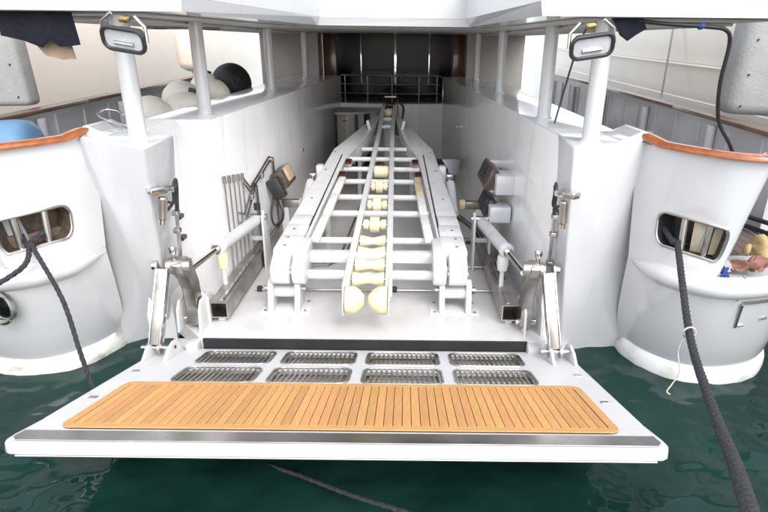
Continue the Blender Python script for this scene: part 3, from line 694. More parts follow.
# square steel guide tubes on the floor
for s, lab in ((-1, 'open-ended square steel tube on the floor left of the boat ramp'), (1, 'square steel tube with brown stain on the floor right of the boat ramp')):
    x = -0.05 + s * 1.285
    t = thing('guide_tube', lab, 'steel tube', (x, 4.4, 0.2), group='square steel tubes flanking the ramp')
    z = 0.325; bm = BM(); wd = 0.155
    for dx, dz, sx, sz in ((0, wd / 2 - 0.006, wd, 0.012), (0, -wd / 2 + 0.006, wd, 0.012), (wd / 2 - 0.006, 0, 0.012, wd - 0.024), (-wd / 2 + 0.006, 0, 0.012, wd - 0.024)):
        box(bm, (x + dx, 5.47, z + dz), (sx, 2.30, sz))
    obj('tube_shell', bm, steelb, t)
    bm = BM(); box(bm, (x, 5.5, z), (wd - 0.03, 2.0, wd - 0.03)); obj('tube_core', bm, blackp, t)
    bm = BM(); box(bm, (x - s * 0.02, 5.50, z + wd / 2 + 0.004), (0.03, 2.3, 0.008), 0.002); obj('tube_strip', bm, steelp if s < 0 else steelb, t)
    for y in (4.32, 6.3):
        bm = BM(); extr(bm, [(x + s * (wd / 2 + 0.002), y, 0.199), (x + s * (wd / 2 + 0.002), y, 0.44), (x + s * (wd / 2 + 0.06), y, 0.50), (x + s * (wd / 2 + 0.13), y, 0.50), (x + s * (wd / 2 + 0.16), y, 0.40), (x + s * (wd / 2 + 0.16), y, 0.199)], (0, 0.02, 0), 0.004); obj('tube_bracket', bm, ramp_w, t, smooth=SM)
        bm = BM(); box(bm, (x, y + 0.1, 0.223), (0.06, 0.12, 0.046), 0.005); obj('tube_foot', bm, ramp_w, t)
    if s > 0:
        bm = BM(); box(bm, (x, 5.1, z + wd / 2 + 0.003), (0.09, 0.45, 0.006), 0.002); obj('rust_plate', bm, brown, t)
    for k in range(2):
        bm = BM(); yy = 4.9 + k * 0.5; tube(bm, [(x + s * (0.12), yy, 0.26), (x + s * 0.12, yy + 0.3, 0.26)], 0.018, 8); obj('hose_stub', bm, blackp, t)

# ================================================================== BOAT RAMP
rampT = thing('boat_ramp', 'white tender launching ramp with yellow keel rollers standing in the garage', 'boat ramp', (0, 4.6, 0.2))
SL = 0.14; CX = -0.02
def zr(y): return 0.62 + (y - 4.6) * SL
def rp3(x, y, dz=0.0): return Vector((CX + x, y, zr(y) + dz))
RP = lambda n, bm, m, p=rampT, sm=SM: obj(n, bm, m, p, smooth=sm)
# keel rails
for s in (1, -1):
    pts = [rp3(s * 0.185, 4.22), rp3(s * 0.105, 8.6), rp3(s * 0.105, 10.25)]
    bm = BM(); 
    hw, ht = 0.030, 0.055
    prof = [(-hw, -ht), (hw, -ht), (hw, ht), (-hw, ht)]
    rg = [[bm.verts.new(p + Vector((a, 0, b))) for a, b in prof] for p in pts]
    for a, b in zip(rg, rg[1:]):
        for k in range(4): bm.faces.new((a[k], a[(k + 1) % 4], b[(k + 1) % 4], b[k]))
    bm.faces.new(rg[0][::-1]); bm.faces.new(rg[-1])
    bmesh.ops.bevel(bm, geom=list(bm.edges), offset=0.006, segments=2, affect='EDGES')
    RP('keel_rail', bm, ramp_w)
# end caps: big yellow half balls under the near ends
for s in (1, -1):
    bm = BM(); prof = [(0.0, 0.0), (0.045, 0.0), (0.056, 0.008), (0.090, 0.040), (0.114, 0.075), (0.119, 0.09), (0.119, 0.148), (0.112, 0.158), (0.0, 0.158)]
    lathe(bm, prof, (CX + s * 0.018, 4.14, zr(4.14) - 0.03), axis=(s, 0, 0), n=40); e = RP('stern_roller', bm, yel, sm=R(70))
    bm = BM(); extr(bm, [(CX + s * 0.184, y, z) for y, z in ((4.05, 0.42), (4.05, 0.55), (4.12, 0.63), (4.34, 0.66), (4.34, 0.52), (4.2, 0.42))], (s * 0.012, 0, 0), 0.003); RP('roller_cheek', bm, ramp_w, e)
    bm = BM(); tube(bm, [(CX + s * 0.18, 4.14, 0.53), (CX + s * 0.205, 4.14, 0.53)], 0.018, 10); RP('axle_bolt', bm, steelb, e)
# keel rollers
def keel_roller(y, r, wdt, kind):
    z = zr(y) + 0.0; p = (CX - wdt / 2, y, z); bm = BM()
    if kind == 'vee': prof = [(r * 0.92, 0), (r, 0.012), (r * 0.93, wdt * 0.12), (r * 0.62, wdt * 0.45), (r * 0.62, wdt * 0.55), (r * 0.93, wdt * 0.88), (r, wdt - 0.012), (r * 0.92, wdt)]
    elif kind == 'disc': prof = [(r * 0.62, 0), (r * 0.66, 0.01), (r * 0.66, wdt * 0.22), (r * 0.5, wdt * 0.24), (r * 0.5, wdt * 0.28), (r, wdt * 0.30), (r, wdt * 0.70), (r * 0.5, wdt * 0.72), (r * 0.5, wdt * 0.76), (r * 0.66, wdt * 0.78), (r * 0.66, wdt - 0.01), (r * 0.62, wdt)]
    else: prof = [(r * 0.9, 0), (r, 0.01), (r, wdt - 0.01), (r * 0.9, wdt)]
    lathe(bm, prof, p, axis=(1, 0, 0), n=28); o = RP('keel_roller', bm, yel)
    bm = BM(); tube(bm, [(CX - wdt / 2 - 0.05, y, z), (CX + wdt / 2 + 0.05, y, z)], 0.012, 8); RP('axle', bm, steel, o)
for y, r, kd in ((4.42, 0.066, 'vee'), (4.66, 0.064, 'vee'), (4.90, 0.062, 'vee'), (5.13, 0.062, 'vee'), (5.50, 0.085, 'disc'), (6.00, 0.085, 'disc'), (6.55, 0.082, 'disc'), (7.05, 0.078, 'plain'), (9.95, 0.07, 'disc')):
    wd = 2 * (0.185 - 0.08 * min(1, (y - 4.22) / 4.38)) - 0.085
    keel_roller(y, r, wd, kd)
# outer beams: hinged near block, long beam, inward kinked head
for s in (1, -1):
    def P(x, y, dz=0): return rp3(s * x, y, dz)
    outl = [(0.88, 4.98), (0.64, 4.98), (0.60, 5.6), (0.50, 7.35), (0.30, 8.15), (0.17, 9.1), (0.13, 9.55), (0.19, 9.55), (0.36, 8.9), (0.60, 8.05), (0.70, 7.75), (0.86, 5.6)]
    bm = BM(); extr(bm, [P(x, y, 0.07) for x, y in outl], (0, 0, -0.17), 0.012); bb = RP('side_beam', bm, ramp_w)
    # raised outer flange with dark slot between it and the pad beam
    bm = BM(); bar(bm, P(0.665, 5.0, 0.0715), P(0.555, 7.5, 0.0715), 0.016, 0.004); RP('beam_slot', bm, blackp, bb)
    # stepped cover over the hinge
    for k, (ya, yb, zz) in enumerate(((4.70, 5.02, 0.125), (5.02, 5.30, 0.105), (5.30, 5.55, 0.09))):
        bm = BM(); extr(bm, [P(0.90 - 0.01 * k, ya, zz), P(0.66, ya, zz), P(0.65, yb, zz), P(0.88 - 0.01 * k, yb, zz)], (0, 0, -0.10 if k else -0.16), 0.02); RP('hinge_cover', bm, ramp_w, bb)
    # two rounded knuckle plates with gap
    for xa, wd in ((0.80, 0.165), (0.635, 0.12)):
        pr = [(4.56, 0.475), (4.50, 0.51), (4.47, 0.59), (4.50, 0.68), (4.60, 0.735), (4.98, 0.79), (4.98, 0.60), (4.82, 0.50), (4.68, 0.465)]
        bm = BM(); extr(bm, [(CX + s * (xa - wd / 2), y, z) for y, z in pr], (s * wd, 0, 0), 0.018); RP('knuckle_plate', bm, ramp_w, bb)
    bm = BM(); tube(bm, [(CX + s * 0.60, 4.62, 0.59), (CX + s * 0.86, 4.62, 0.59)], 0.05, 16); RP('knuckle_pin', bm, ramp_w, bb)
    # feet
    bm = BM(); box(bm, (CX + s * 0.785, 4.64, 0.206), (0.46, 0.26, 0.012), 0.003); ft = RP('foot_plate', bm, ramp_w)
    for d in (0.64, 0.885):
        bm = BM(); extr(bm, [(CX + s * d, 4.50, 0.212), (CX + s * d, 4.56, 0.47), (CX + s * d, 4.63, 0.51), (CX + s * d, 4.71, 0.47), (CX + s * d, 4.76, 0.212)], (s * 0.05, 0, 0), 0.004); RP('foot_cheek', bm, ramp_w, ft)
    bm = BM(); tube(bm, [(CX + s * 0.60, 4.64, 0.40), (CX + s * 0.98, 4.64, 0.40)], 0.022, 12); RP('foot_pin', bm, steel, ft)
    bm = BM(); tube(bm, [(CX + s * 0.66, 4.64, 0.37), (CX + s * 0.92, 4.64, 0.37)], 0.055, 18); RP('foot_bush', bm, ramp_w, ft)
    # bunk pads on the inner edge
    for (xa, ya), (xb, yb), m_ in (((0.555, 4.98), (0.515, 5.55), padm), ((0.515, 5.56), (0.485, 6.12), padm if s < 0 else padm), ((0.485, 6.13), (0.455, 6.62), padm if s < 0 else padt)):
        bm = BM(); bar(bm, P(xa, ya, 0.075), P(xb, yb, 0.075), 0.09, 0.05, 0.018); RP('bunk_pad', bm, m_, bb)
    for y in (6.72, 7.18):
        bm = BM(); box(bm, P(0.475 - (y - 6.72) * 0.08, y, 0.085), (0.085, 0.17, 0.02), 0.006, Matrix.Rotation(math.atan(SL), 3, 'X')); RP('red_reflector', bm, redl, bb)
    # upright flipper at the kink
    bm = BM(); box(bm, P(0.27, 8.75, 0.12), (0.05, 0.14, 0.16), 0.015, Matrix.Rotation(s * 0.25, 3, 'Y')); RP('bow_guide', bm, ramp_w, bb)
    # diagonal struts down to the floor half way
    for y in (6.6, 8.6):
        x = 0.66 if y < 7 else 0.42
        bm = BM(); bar(bm, (CX + s * x, y, 0.199), P(x - 0.02, y, -0.10), 0.06, 0.06, 0.006, up=(0, 1, 0)); RP('support_leg', bm, ramp_w)
# cross tubes
for y, wd, rr in ((4.88, 0.64, 0.048), (5.17, 0.62, 0.034), (5.80, 0.58, 0.036), (6.25, 0.54, 0.034), (6.74, 0.51, 0.033), (7.18, 0.50, 0.033), (7.57, 0.45, 0.032), (8.0, 0.33, 0.03)):
    bm = BM(); 
    if rr > 0.04: box(bm, rp3(0, y, -0.03), (wd * 2, 0.10, 0.10), 0.008)
    else: tube(bm, [rp3(-wd, y, -0.015), rp3(wd, y, -0.015)], rr, 16)
    RP('cross_tube', bm, ramp_w)
for y in (9.1, 9.55, 10.1):
    bm = BM(); box(bm, rp3(0, y, 0.0), (0.16, 0.05, 0.05), 0.006); RP('head_tie', bm, ramp_w)
bm = BM(); tube(bm, [(CX - 0.62, 4.70, 0.515), (CX + 0.62, 4.70, 0.515)], 0.046, 14); RP('lower_cross_tube', bm, ramp_w)
for y, wd in ((5.17, 0.62), (5.80, 0.58), (6.25, 0.54), (6.74, 0.51), (7.18, 0.50)):
    k = 0.185 - 0.08 * (y - 4.22) / 4.38
    bm = BM()
    for s in (1, -1):
        tube(bm, [rp3(s * (k + 0.028), y, -0.015), rp3(s * (k + 0.038), y, -0.015)], 0.042, 14)
    RP('weld_collar', bm, ramp_w)
for s in (1, -1):
    for (xx, yy, dz) in ((0.80, 4.78, 0.122), (0.80, 4.94, 0.122), (0.78, 5.16, 0.100), (0.74, 6.0, 0.070), (0.70, 6.9, 0.070), (0.66, 7.6, 0.070)):
        bm = BM(); lathe(bm, [(0.014, 0), (0.014, 0.008), (0.008, 0.011), (0, 0.011)], rp3(s * xx, yy, dz + 0.002), n=8); RP('bolt', bm, steelb)
    for xx in (0.60, 0.97):
        for yy in (4.54, 4.74):
            bm = BM(); lathe(bm, [(0.012, 0), (0.012, 0.008), (0, 0.010)], (CX + s * xx, yy, 0.2125), n=6); RP('foot_bolt', bm, steelb)
    for q in (1, -1):
        bm = BM(); tube(bm, [(CX + s * (0.80 + q * 0.0825 + 0.0), 4.56, 0.59), (CX + s * (0.80 + q * 0.0825) + s * q * 0.012, 4.56, 0.59)], 0.03, 12); RP('pin_cap', bm, steelb)
# head post down to the floor + winch
bm = BM(); bar(bm, (CX, 10.0, 0.199), (CX, 10.2, 1.33), 0.16, 0.10, 0.01, up=(0, 1, 0)); RP('head_post', bm, ramp_w)
for s in (1, -1):
    bm = BM(); extr(bm, [(CX + s * 0.10, 8.9, zr(8.9) - 0.06), (CX + s * 0.10, 10.2, zr(10.2) - 0.06), (CX + s * 0.10, 10.25, 0.9), (CX + s * 0.42, 9.9, 0.6), (CX + s * 0.40, 8.6, zr(8.6) - 0.1)], (s * 0.01, 0, -0.02)); RP('head_gusset', bm, ramp_w)
wn = thing('winch', 'black boat winch mounted at the head of the ramp', 'winch', (0.0, 10.55, 1.3))
bm = BM(); lathe(bm, [(0.11, 0), (0.12, 0.01), (0.12, 0.03), (0.06, 0.04), (0.06, 0.16), (0.12, 0.17), (0.12, 0.19), (0.11, 0.20)], (-0.10, 10.55, 1.44), axis=(1, 0, 0), n=24); obj('drum', bm, blackp, wn, smooth=SM)
for s in (1, -1):
    bm = BM(); extr(bm, [(s * 0.125, 10.42, 1.25), (s * 0.125, 10.42, 1.50), (s * 0.125, 10.50, 1.60), (s * 0.125, 10.62, 1.60), (s * 0.125, 10.68, 1.50), (s * 0.125, 10.68, 1.25)], (s * 0.02, 0, 0), 0.004); obj('winch_cheek', bm, blackp, wn, smooth=SM)
bm = BM(); tube(bm, spline([(0.17, 10.5, 1.5), (0.24, 10.48, 1.40), (0.22, 10.4, 1.22), (0.12, 10.36, 1.08), (0.05, 10.3, 1.15)], 6), 0.022, 8); obj('winch_hose', bm, blackp, wn, smooth=SM)
bm = BM(); box(bm, (0, 10.55, 1.59), (0.22, 0.12, 0.03), 0.008); obj('winch_cover', bm, steelb, wn, smooth=SM)
bm = BM(); box(bm, (0, 10.55, 0.73), (0.2, 0.2, 1.06), 0.01); obj('winch_pedestal', bm, inner, wn, smooth=SM)

# pop-up white rams beside the beams
for s, lab in ((-1, 'short upright white ram with steel clevis left of the ramp'), (1, 'short upright white ram with steel clevis and black hose right of the ramp')):
    x = -0.02 + s * 0.885
    t = thing('side_ram', lab, 'hydraulic ram', (x, 6.7, 0.2), group='upright rams beside the ramp beams')
    a = Vector((x, 6.15, 0.66)); b = Vector((x + s * 0.0, 6.95, 0.93))
    bm = BM(); tube(bm, [a, a.lerp(b, 0.8), a.lerp(b, 0.81)], [0.056, 0.056, 0.04], 18); obj('ram_body', bm, ramp_w, t, smooth=SM)
    bm = BM(); tube(bm, [a.lerp(b, 0.8), b], 0.022, 12); obj('ram_rod', bm, steelp, t, smooth=SM)
    bm = BM(); box(bm, b, (0.09, 0.07, 0.07), 0.014); obj('clevis', bm, steel, t, smooth=SM)
    bm = BM(); box(bm, (x - s * 0.09, 7.05, 0.90), (0.09, 0.14, 0.30), 0.015); obj('ram_anchor', bm, ramp_w, t, smooth=SM)
    bm = BM(); box(bm, (x, 6.15, 0.42), (0.07, 0.07, 0.44), 0.01); obj('ram_foot', bm, ramp_w, t, smooth=SM)
    if s > 0:
        bm = BM(); tube(bm, spline([a + Vector((0.02, 0.03, -0.02)), a + Vector((0.14, -0.08, -0.08)), a + Vector((0.26, -0.16, -0.17)), a + Vector((0.26, -0.32, -0.205)), a + Vector((0.12, -0.36, -0.205))], 6), 0.018, 8); obj('ram_hose', bm, blackp, t, smooth=SM)
        bm = BM(); tube(bm, spline([a + Vector((0.04, 0.06, 0.0)), a + Vector((0.18, -0.02, -0.08)), a + Vector((0.30, -0.12, -0.17)), a + Vector((0.30, -0.30, -0.205)), a + Vector((0.10, -0.40, -0.205))], 6), 0.012, 8); obj('ram_hose', bm, blackp, t, smooth=SM)

# floor pipes under the ramp
o = thing('floor_pipes', 'thin steel hydraulic pipes running across the garage floor under the ramp', 'pipes', (0, 5.5, 0.2))
for pts in ([(-1.15, 5.66, 0.225), (-0.6, 5.70, 0.225), (-0.45, 5.9, 0.225), (-0.36, 9.0, 0.225)], [(-1.15, 5.60, 0.225), (-0.55, 5.64, 0.225), (-0.39, 5.88, 0.225), (-0.30, 9.0, 0.225)],
            [(-1.2, 4.98, 0.225), (1.20, 5.00, 0.225)], [(0.95, 5.62, 0.225), (1.22, 5.62, 0.225)]):
    bm = BM(); tube(bm, pts, 0.012, 8); obj('pipe', bm, steelb, o, smooth=SM)
for x, y in ((0.98, 4.995), (-1.15, 4.985), (0.2, 5.0)):
    bm = BM(); box(bm, (x, y, 0.232), (0.05, 0.05, 0.05), 0.01); obj('pipe_clip', bm, blackp, o)
# joint in the floor forward of the tubes
for s, lab in ((1, 'narrow grey floor joint strip right of the ramp'), (-1, 'narrow grey floor joint strip left of the ramp')):
    bm = BM(); box(bm, (s * 1.1, 6.62, 0.203), (0.46, 0.035, 0.006)); obj('floor_joint', bm, steelb, yacht)

# roller fenders standing on the floor by the walls: grey arm + yellow roller
for s, lab in ((-1, 'grey steel arm with yellow roller end by the left garage wall'), (1, 'grey steel arm with yellow roller end by the right garage wall')):
    t = thing('roller_arm', lab, 'roller arm', (s * 1.25, 7.85, 0.2), group='arms with yellow rollers by the walls')
    bm = BM(); box(bm, (s * 1.19, 6.8, 0.60), (0.26, 0.09, 0.10), 0.01); obj('arm', bm, steelb, t, smooth=SM)
    bm = BM(); tube(bm, [(s * 1.06, 6.8, 0.60), (s * 0.99, 6.8, 0.60)], 0.07, 18); obj('roller', bm, yel, t, smooth=SM)
    bm = BM(); box(bm, (s * 1.04, 6.87, 0.57), (0.05, 0.05, 0.10), 0.01); obj('roller_fork', bm, brass, t, smooth=SM)
    bm = BM(); box(bm, (s * 1.25, 6.8, 0.376), (0.10, 0.10, 0.35), 0.01); obj('arm_base', bm, inner, t)

# wall lamp boxes
t = thing('wall_lamp_box', 'black hinged box with tan face on the left garage wall', 'equipment box', (-1.2, 7.4, 0.7))
Rm = Matrix.Rotation(R(-24), 3, 'Y')
bm = BM(); box(bm, (-1.215, 6.68, 0.97), (0.15, 0.48, 0.22), 0.012, Rm); obj('box_body', bm, brown, t, smooth=SM)
bm = BM(); box(bm, (-1.165, 6.70, 1.02), (0.075, 0.30, 0.17), 0.012, Rm); obj('tan_face', bm, padt, t, smooth=SM)
bm = BM(); box(bm, (-1.24, 6.38, 0.90), (0.15, 0.12, 0.25), 0.012, Rm); obj('side_plate', bm, blackp, t, smooth=SM)
bm = BM(); tube(bm, spline([(-1.22, 6.36, 0.80), (-1.17, 6.30, 0.66), (-1.18, 6.28, 0.54), (-1.26, 6.30, 0.46)], 6), 0.018, 8); obj('cable', bm, blackp, t, smooth=SM)
bm = BM(); tube(bm, spline([(-1.28, 6.36, 0.80), (-1.30, 6.28, 0.64), (-1.28, 6.25, 0.50), (-1.22, 6.27, 0.45)], 6), 0.014, 8); obj('cable', bm, blackp, t, smooth=SM)
for yv, zv, w2, lab in ((5.80, 1.17, 0.85, 'brown-black framed box with white housing high on the right garage wall'), (5.75, 0.86, 0.72, 'smaller black box with white housing low on the right garage wall')):
    t = thing('wall_unit', lab, 'equipment box', (1.3, yv, zv), group='boxes on the right garage wall')
    Rq = Matrix.Rotation(R(22), 3, 'Y')
    bm = BM(); box(bm, (1.345 - (0.05 if w2 < 0.8 else 0), yv - 0.12, zv), (0.22, 0.34 * w2, 0.24 * w2), 0.012); obj('housing', bm, gel, t, smooth=SM)
    bm = BM(); box(bm, (1.20, yv + 0.15, zv + 0.03), (0.08, 0.72 * w2, 0.27 * w2), 0.015, Rq); obj('front', bm, brown if w2 > 0.8 else blackp, t, smooth=SM)
    for k in range(4):
        bm = BM(); box(bm, (1.165, yv - 0.08 * w2 + k * 0.15 * w2, zv + 0.06), (0.05, 0.035, 0.2 * w2), 0.004, Rq); obj('front_slat', bm, blackp, t)
    bm = BM(); box(bm, (1.32, yv + 0.45 * w2, zv + 0.1), (0.16, 0.12, 0.08), 0.01); obj('wall_clip', bm, gel, t, smooth=SM)

# pipe manifold on the left wall (wall face x = -1.43 + (y-4.95)*0.0555)
t = thing('pipe_manifold', 'row of vertical stainless pipes on the left garage wall', 'pipes', (-1.4, 5.3, 0.2))
def wx(y): return -1.43 + (y - 4.95) * 0.0555 + 0.03
for k in range(5):
    y = 5.02 + k * 0.12
    bm = BM(); tube(bm, [(wx(y), y, 0.22), (wx(y), y, 1.30 - 0.02 * k)], 0.008, 8); p = obj('pipe', bm, steeld, t, smooth=SM)
    bm = BM(); tube(bm, [(wx(y), y, 1.29 - 0.02 * k), (wx(y), y, 1.36 - 0.02 * k)], 0.016, 8); obj('pipe_union', bm, steeld, p, smooth=SM)
for off, zz in ((0.0, 0.0), (0.04, -0.05)):
    bm = BM(); tube(bm, [(wx(5.56), 5.5, 1.24 + zz), (wx(5.7), 5.7, 1.08 + zz), (wx(6.5) + 0.0, 6.42 + off, 1.27 + zz), (wx(6.6), 6.6 - off, 1.22 + zz), (wx(6.62), 6.66 - off, 0.30)], 0.010, 8); obj('pipe_bend', bm, steeld, t, smooth=SM)
    bm = BM(); tube(bm, [(wx(5.3), 5.3, 0.92 + zz * 2), (wx(5.45), 5.45, 0.86 + zz * 2), (wx(5.8), 5.84 + off, 1.10 + zz), (wx(5.9), 5.92 - off, 1.05 + zz), (wx(5.95), 5.97 - off, 0.25)], 0.010, 8); obj('pipe_bend', bm, steeld, t, smooth=SM)
for y, z in ((5.7, 0.98), (6.1, 1.12), (5.95, 0.6)):
    bm = BM(); box(bm, (wx(y) + 0.002, y, z), (0.05, 0.06, 0.06), 0.008); obj('pipe_clamp', bm, steelb, t)

# door ram assemblies on the pillars' inner faces
def pillar_gear(s, lab):
    x = -1.385 if s < 0 else 1.40
    dx = -s * 0.035
    t = thing('pillar_actuator', lab, 'hydraulic fitting', (x, 3.7, 1.2), group='latch actuators on the pillars')
    z0 = 1.56
    def q(y, z, e=0.0):  # follow the raked inner edge
        k = (1.89 - z) / 1.89
        xx = (-1.40 - 0.33 * k + e) if s < 0 else (1.44 + 0.15 * k - e)
        return Vector((xx, y + 0.55 * k, z))
    bm = BM(); bar(bm, q(3.60, z0, -0.03), q(3.74, z0 - 0.01, 0.08), 0.07, 0.05, 0.012); obj('bracket', bm, steelp, t, smooth=SM)
    bm = BM(); a = q(3.64, z0 - 0.05, 0.05); b = q(3.60, z0 - 0.22, 0.05); tube(bm, [a, a.lerp(b, 0.06), a.lerp(b, 0.94), b], [0.02, 0.032, 0.032, 0.02], 14); obj('actuator_body', bm, steel, t, smooth=SM)
    bm = BM(); tube(bm, [b, b + (b - a).normalized() * 0.035], 0.026, 12); obj('actuator_end', bm, steelp, t, smooth=SM)
    bm = BM(); tube(bm, spline([q(3.66, z0 - 0.18, 0.05), q(3.74, z0 - 0.12, 0.08), q(3.78, z0 - 0.02, 0.07), q(3.86, z0 + 0.03, 0.06), q(3.90, z0 - 0.04, 0.05), q(3.90, z0 - 0.24, 0.04)], 6), 0.011, 8); obj('hose', bm, blackp, t, smooth=SM)
    bm = BM(); tube(bm, spline([q(3.66, z0 - 0.09, 0.05), q(3.76, z0 - 0.13, 0.09), q(3.80, z0 - 0.03, 0.08), q(3.85, z0 + 0.01, 0.07), q(3.87, z0 - 0.05, 0.05), q(3.87, z0 - 0.24, 0.04)], 6), 0.009, 8); obj('hose', bm, blackp, t, smooth=SM)
    for yy in (3.87, 3.90):
        bm = BM(); tube(bm, [q(yy, z0 - 0.24, 0.035), q(yy, 0.72, 0.035)], 0.009, 8); obj('pipe', bm, steel, t, smooth=SM)
    for z in (z0 - 0.26, z0 - 0.42, 0.86):
        bm = BM(); box(bm, q(3.885, z, 0.03), (0.05, 0.06, 0.04), 0.008); obj('pipe_clamp', bm, steelb, t)
    return t
pillar_gear(-1, 'chrome latch actuator with black hose on the left pillar')
pillar_gear(1, 'chrome latch actuator with black hose on the right pillar')

# dark clips on the niche floor side (two black boxes)
t = thing('hinge_stop', 'small black clips on the wall beside the left lifting arm', 'clip', (-1.7, 4.8, 0.9))
for z in (1.06, 0.86, 0.62):
    bm = BM(); box(bm, (-1.735, 4.72, z), (0.05, 0.10, 0.04), 0.008); obj('clip', bm, blackp, t)

# cabinet at the forward left corner, curved top
t = thing('corner_cabinet', 'grey cabinet with rounded dark top in the far left corner of the garage', 'cabinet', (-0.8, 11.2, 0.2))
top = spline([(-1.10, 11.55, 0), (-1.22, 11.10, 0), (-1.16, 10.75, 0), (-0.85, 10.62, 0), (-0.45, 10.85, 0), (-0.25, 11.20, 0), (-0.22, 11.56, 0)], 6)
top = [p for p in top if p.x > -1.08 or p.y > 11.4]
bm = BM(); extr(bm, [(max(p.x, -1.075), p.y, 1.24) for p in top], (0, 0, 0.045), 0.008); obj('cabinet_top', bm, taupe, t, smooth=SM)
ins = [(-1.04, 11.55), (-1.05, 10.86), (-0.86, 10.74), (-0.70, 10.80), (-0.70, 11.55)]
bm = BM(); extr(bm, [(x, y, 0.25) for x, y in ins], (0, 0, 0.99), 0.01); obj('cabinet_body', bm, taupe, t, smooth=SM)
bm = BM(); extr(bm, [(x, y, 0.199) for x, y in ((-1.09, 11.55), (-1.09, 10.74), (-0.4, 10.70), (-0.30, 11.55))], (0, 0, 0.05), 0.006); obj('plinth', bm, brown, t)
for xx, yy in ((-0.62, 10.86), (-0.52, 10.92), (-0.40, 11.02)):
    bm = BM(); extr(bm, [(xx, yy, 0.25), (xx + 0.09, yy + 0.07, 0.25), (xx + 0.06, yy + 0.12, 0.25), (xx - 0.03, yy + 0.05, 0.25)], (0, 0, 0.99)); obj('cabinet_panel', bm, blackp if xx > -0.55 and xx < -0.5 else greyp, t)
bm = BM(); box(bm, (-0.88, 10.745, 1.12), (0.08, 0.02, 0.02), 0.004); obj('handle', bm, blackp, t)
bm = BM(); extr(bm, [(0.45, 11.55, 0.199), (1.05, 11.5, 0.199), (1.12, 10.5, 0.199), (0.9, 10.9, 0.199)], (0, 0, 0.05), 0.006)
o = obj('dark_floor_mat', bm, brown); tag(o, 'dark triangular mat in the far right corner of the garage floor', 'mat')
for x, z in ((-1.255, 1.02), (1.12, 1.2)):
    y = 8.2 if x < 0 else 9.6
    t = BM(); box(t, (x if x < 0 else 1.17, y, z), (0.03, 0.10, 0.05), 0.006); obj('wall_clip', t, steel, yacht)

# ================================================================== FLOODLIGHTS
def flood(x, y, z, s, lab):
    t = thing('floodlight', lab, 'floodlight', (x, y, z), group='floodlights under the upper deck')
    t.rotation_euler = (R(18), R(-8 * s), R(6 * s)); t.scale = (1.05, 1.05, 1.05)
    O = lambda n, bm, m, p=t: obj(n, bm, m, p, local=True, smooth=SM)
    a = rrect(0, 0, 0.25, 0.125, 0.045, 5)
    bm = BM(); tube(bm, [(p[0], -0.012, p[1]) for p in a], 0.013, 8, closed=True); O('bezel', bm, blackp)
    bm = BM(); f = [bm.verts.new((p[0], 0.0, p[1])) for p in a]; bk = [bm.verts.new((p[0] * 0.55, 0.10, p[1] * 0.6)) for p in a]
    for k in range(len(a)): bm.faces.new((f[k], f[(k + 1) % len(a)], bk[(k + 1) % len(a)], bk[k]))
    bm.faces.new(bk); O('housing', bm, steelb)
    bm = BM(); bm.faces.new([bm.verts.new((p[0] * 0.97, -0.010, p[1] * 0.97)) for p in a]); O('lens', bm, lens)
    bm = BM(); tube(bm, [(-0.06, -0.014, -0.02), (0.06, -0.014, -0.02)], 0.012, 8); O('bulb', bm, steelb)
    for q in (1, -1):
        bm = BM(); tube(bm, [(q * 0.14, 0.0, 0.0), (q * 0.13, 0.02, 0.08), (q * 0.07, 0.03, 0.13)], 0.010, 8); O('yoke_arm', bm, steel)
    bm = BM(); box(bm, (0, 0.04, 0.10), (0.055, 0.04, 0.028), 0.006); O('mount', bm, brass)
    return t
flood(-1.43, 3.60, 2.545, -1, 'rounded floodlight on the first left post, below the deck edge')
flood(1.435, 3.62, 2.535, 1, 'rounded floodlight on the first right post, below the deck edge')
bm = BM(); tube(bm, spline([(1.52, 4.0, 2.68), (1.47, 4.05, 2.50), (1.50, 4.35, 2.22), (1.53, 4.6, 2.0), (1.545, 4.7, 1.92)], 6), 0.007, 6)
o = obj('lamp_stay', bm, blackp); tag(o, 'thin black cord hanging beside the right floodlight', 'cord')

# ================================================================== CLOTHS, FENDERS, ODDS
def cloth(name, outline, y, m, label, cat, amp=0.03, fold=14.0, thick=0.006):
    """hanging cloth: outline in x/z filled with a grid of folds"""
    bm = BM(); xs = [p[0] for p in outline]; zs = [p[1] for p in outline]
    P2 = [Vector(p) for p in outline]; E = [(i, (i + 1) % len(P2)) for i in range(len(P2))]
    st = 0.02
    x = min(xs)
    while x < max(xs):
        z = min(zs)
        while z < max(zs):
            if inpoly(x, z, outline): P2.append(Vector((x, z)))
            z += st
        x += st
    r = geometry.delaunay_2d_cdt(P2, E, [], 0, 1e-5)
    zt = max(zs)
    def yy(p): return y + amp * (0.2 + (zt - p.y) * 2) * sin(p.x * fold + 1.3 * sin(p.y * 9))
    a = [bm.verts.new((p.x, yy(p), p.y)) for p in r[0]]
    for f in r[2]:
        cx = sum(r[0][k].x for k in f) / len(f); cy = sum(r[0][k].y for k in f) / len(f)
        if inpoly(cx, cy, outline): bm.faces.new([a[k] for k in f])
    ge = bmesh.ops.extrude_face_region(bm, geom=list(bm.faces)); bmesh.ops.translate(bm, verts=[v for v in ge['geom'] if isinstance(v, bmesh.types.BMVert)], vec=(0, thick, 0))
    for v in list(bm.verts):
        if not v.link_faces: bm.verts.remove(v)
    o = obj(name, bm, m, smooth=R(50)); return tag(o, label, cat)
cloth('hanging_cloth', [(-2.26, 2.70), (-1.80, 2.70), (-1.775, 2.51), (-1.85, 2.50), (-1.92, 2.495), (-1.97, 2.54), (-2.02, 2.49), (-2.14, 2.53), (-2.27, 2.56)], 3.73, navy, 'dark navy cloth hanging from the deck edge at upper left', 'cloth', 0.02, 22)
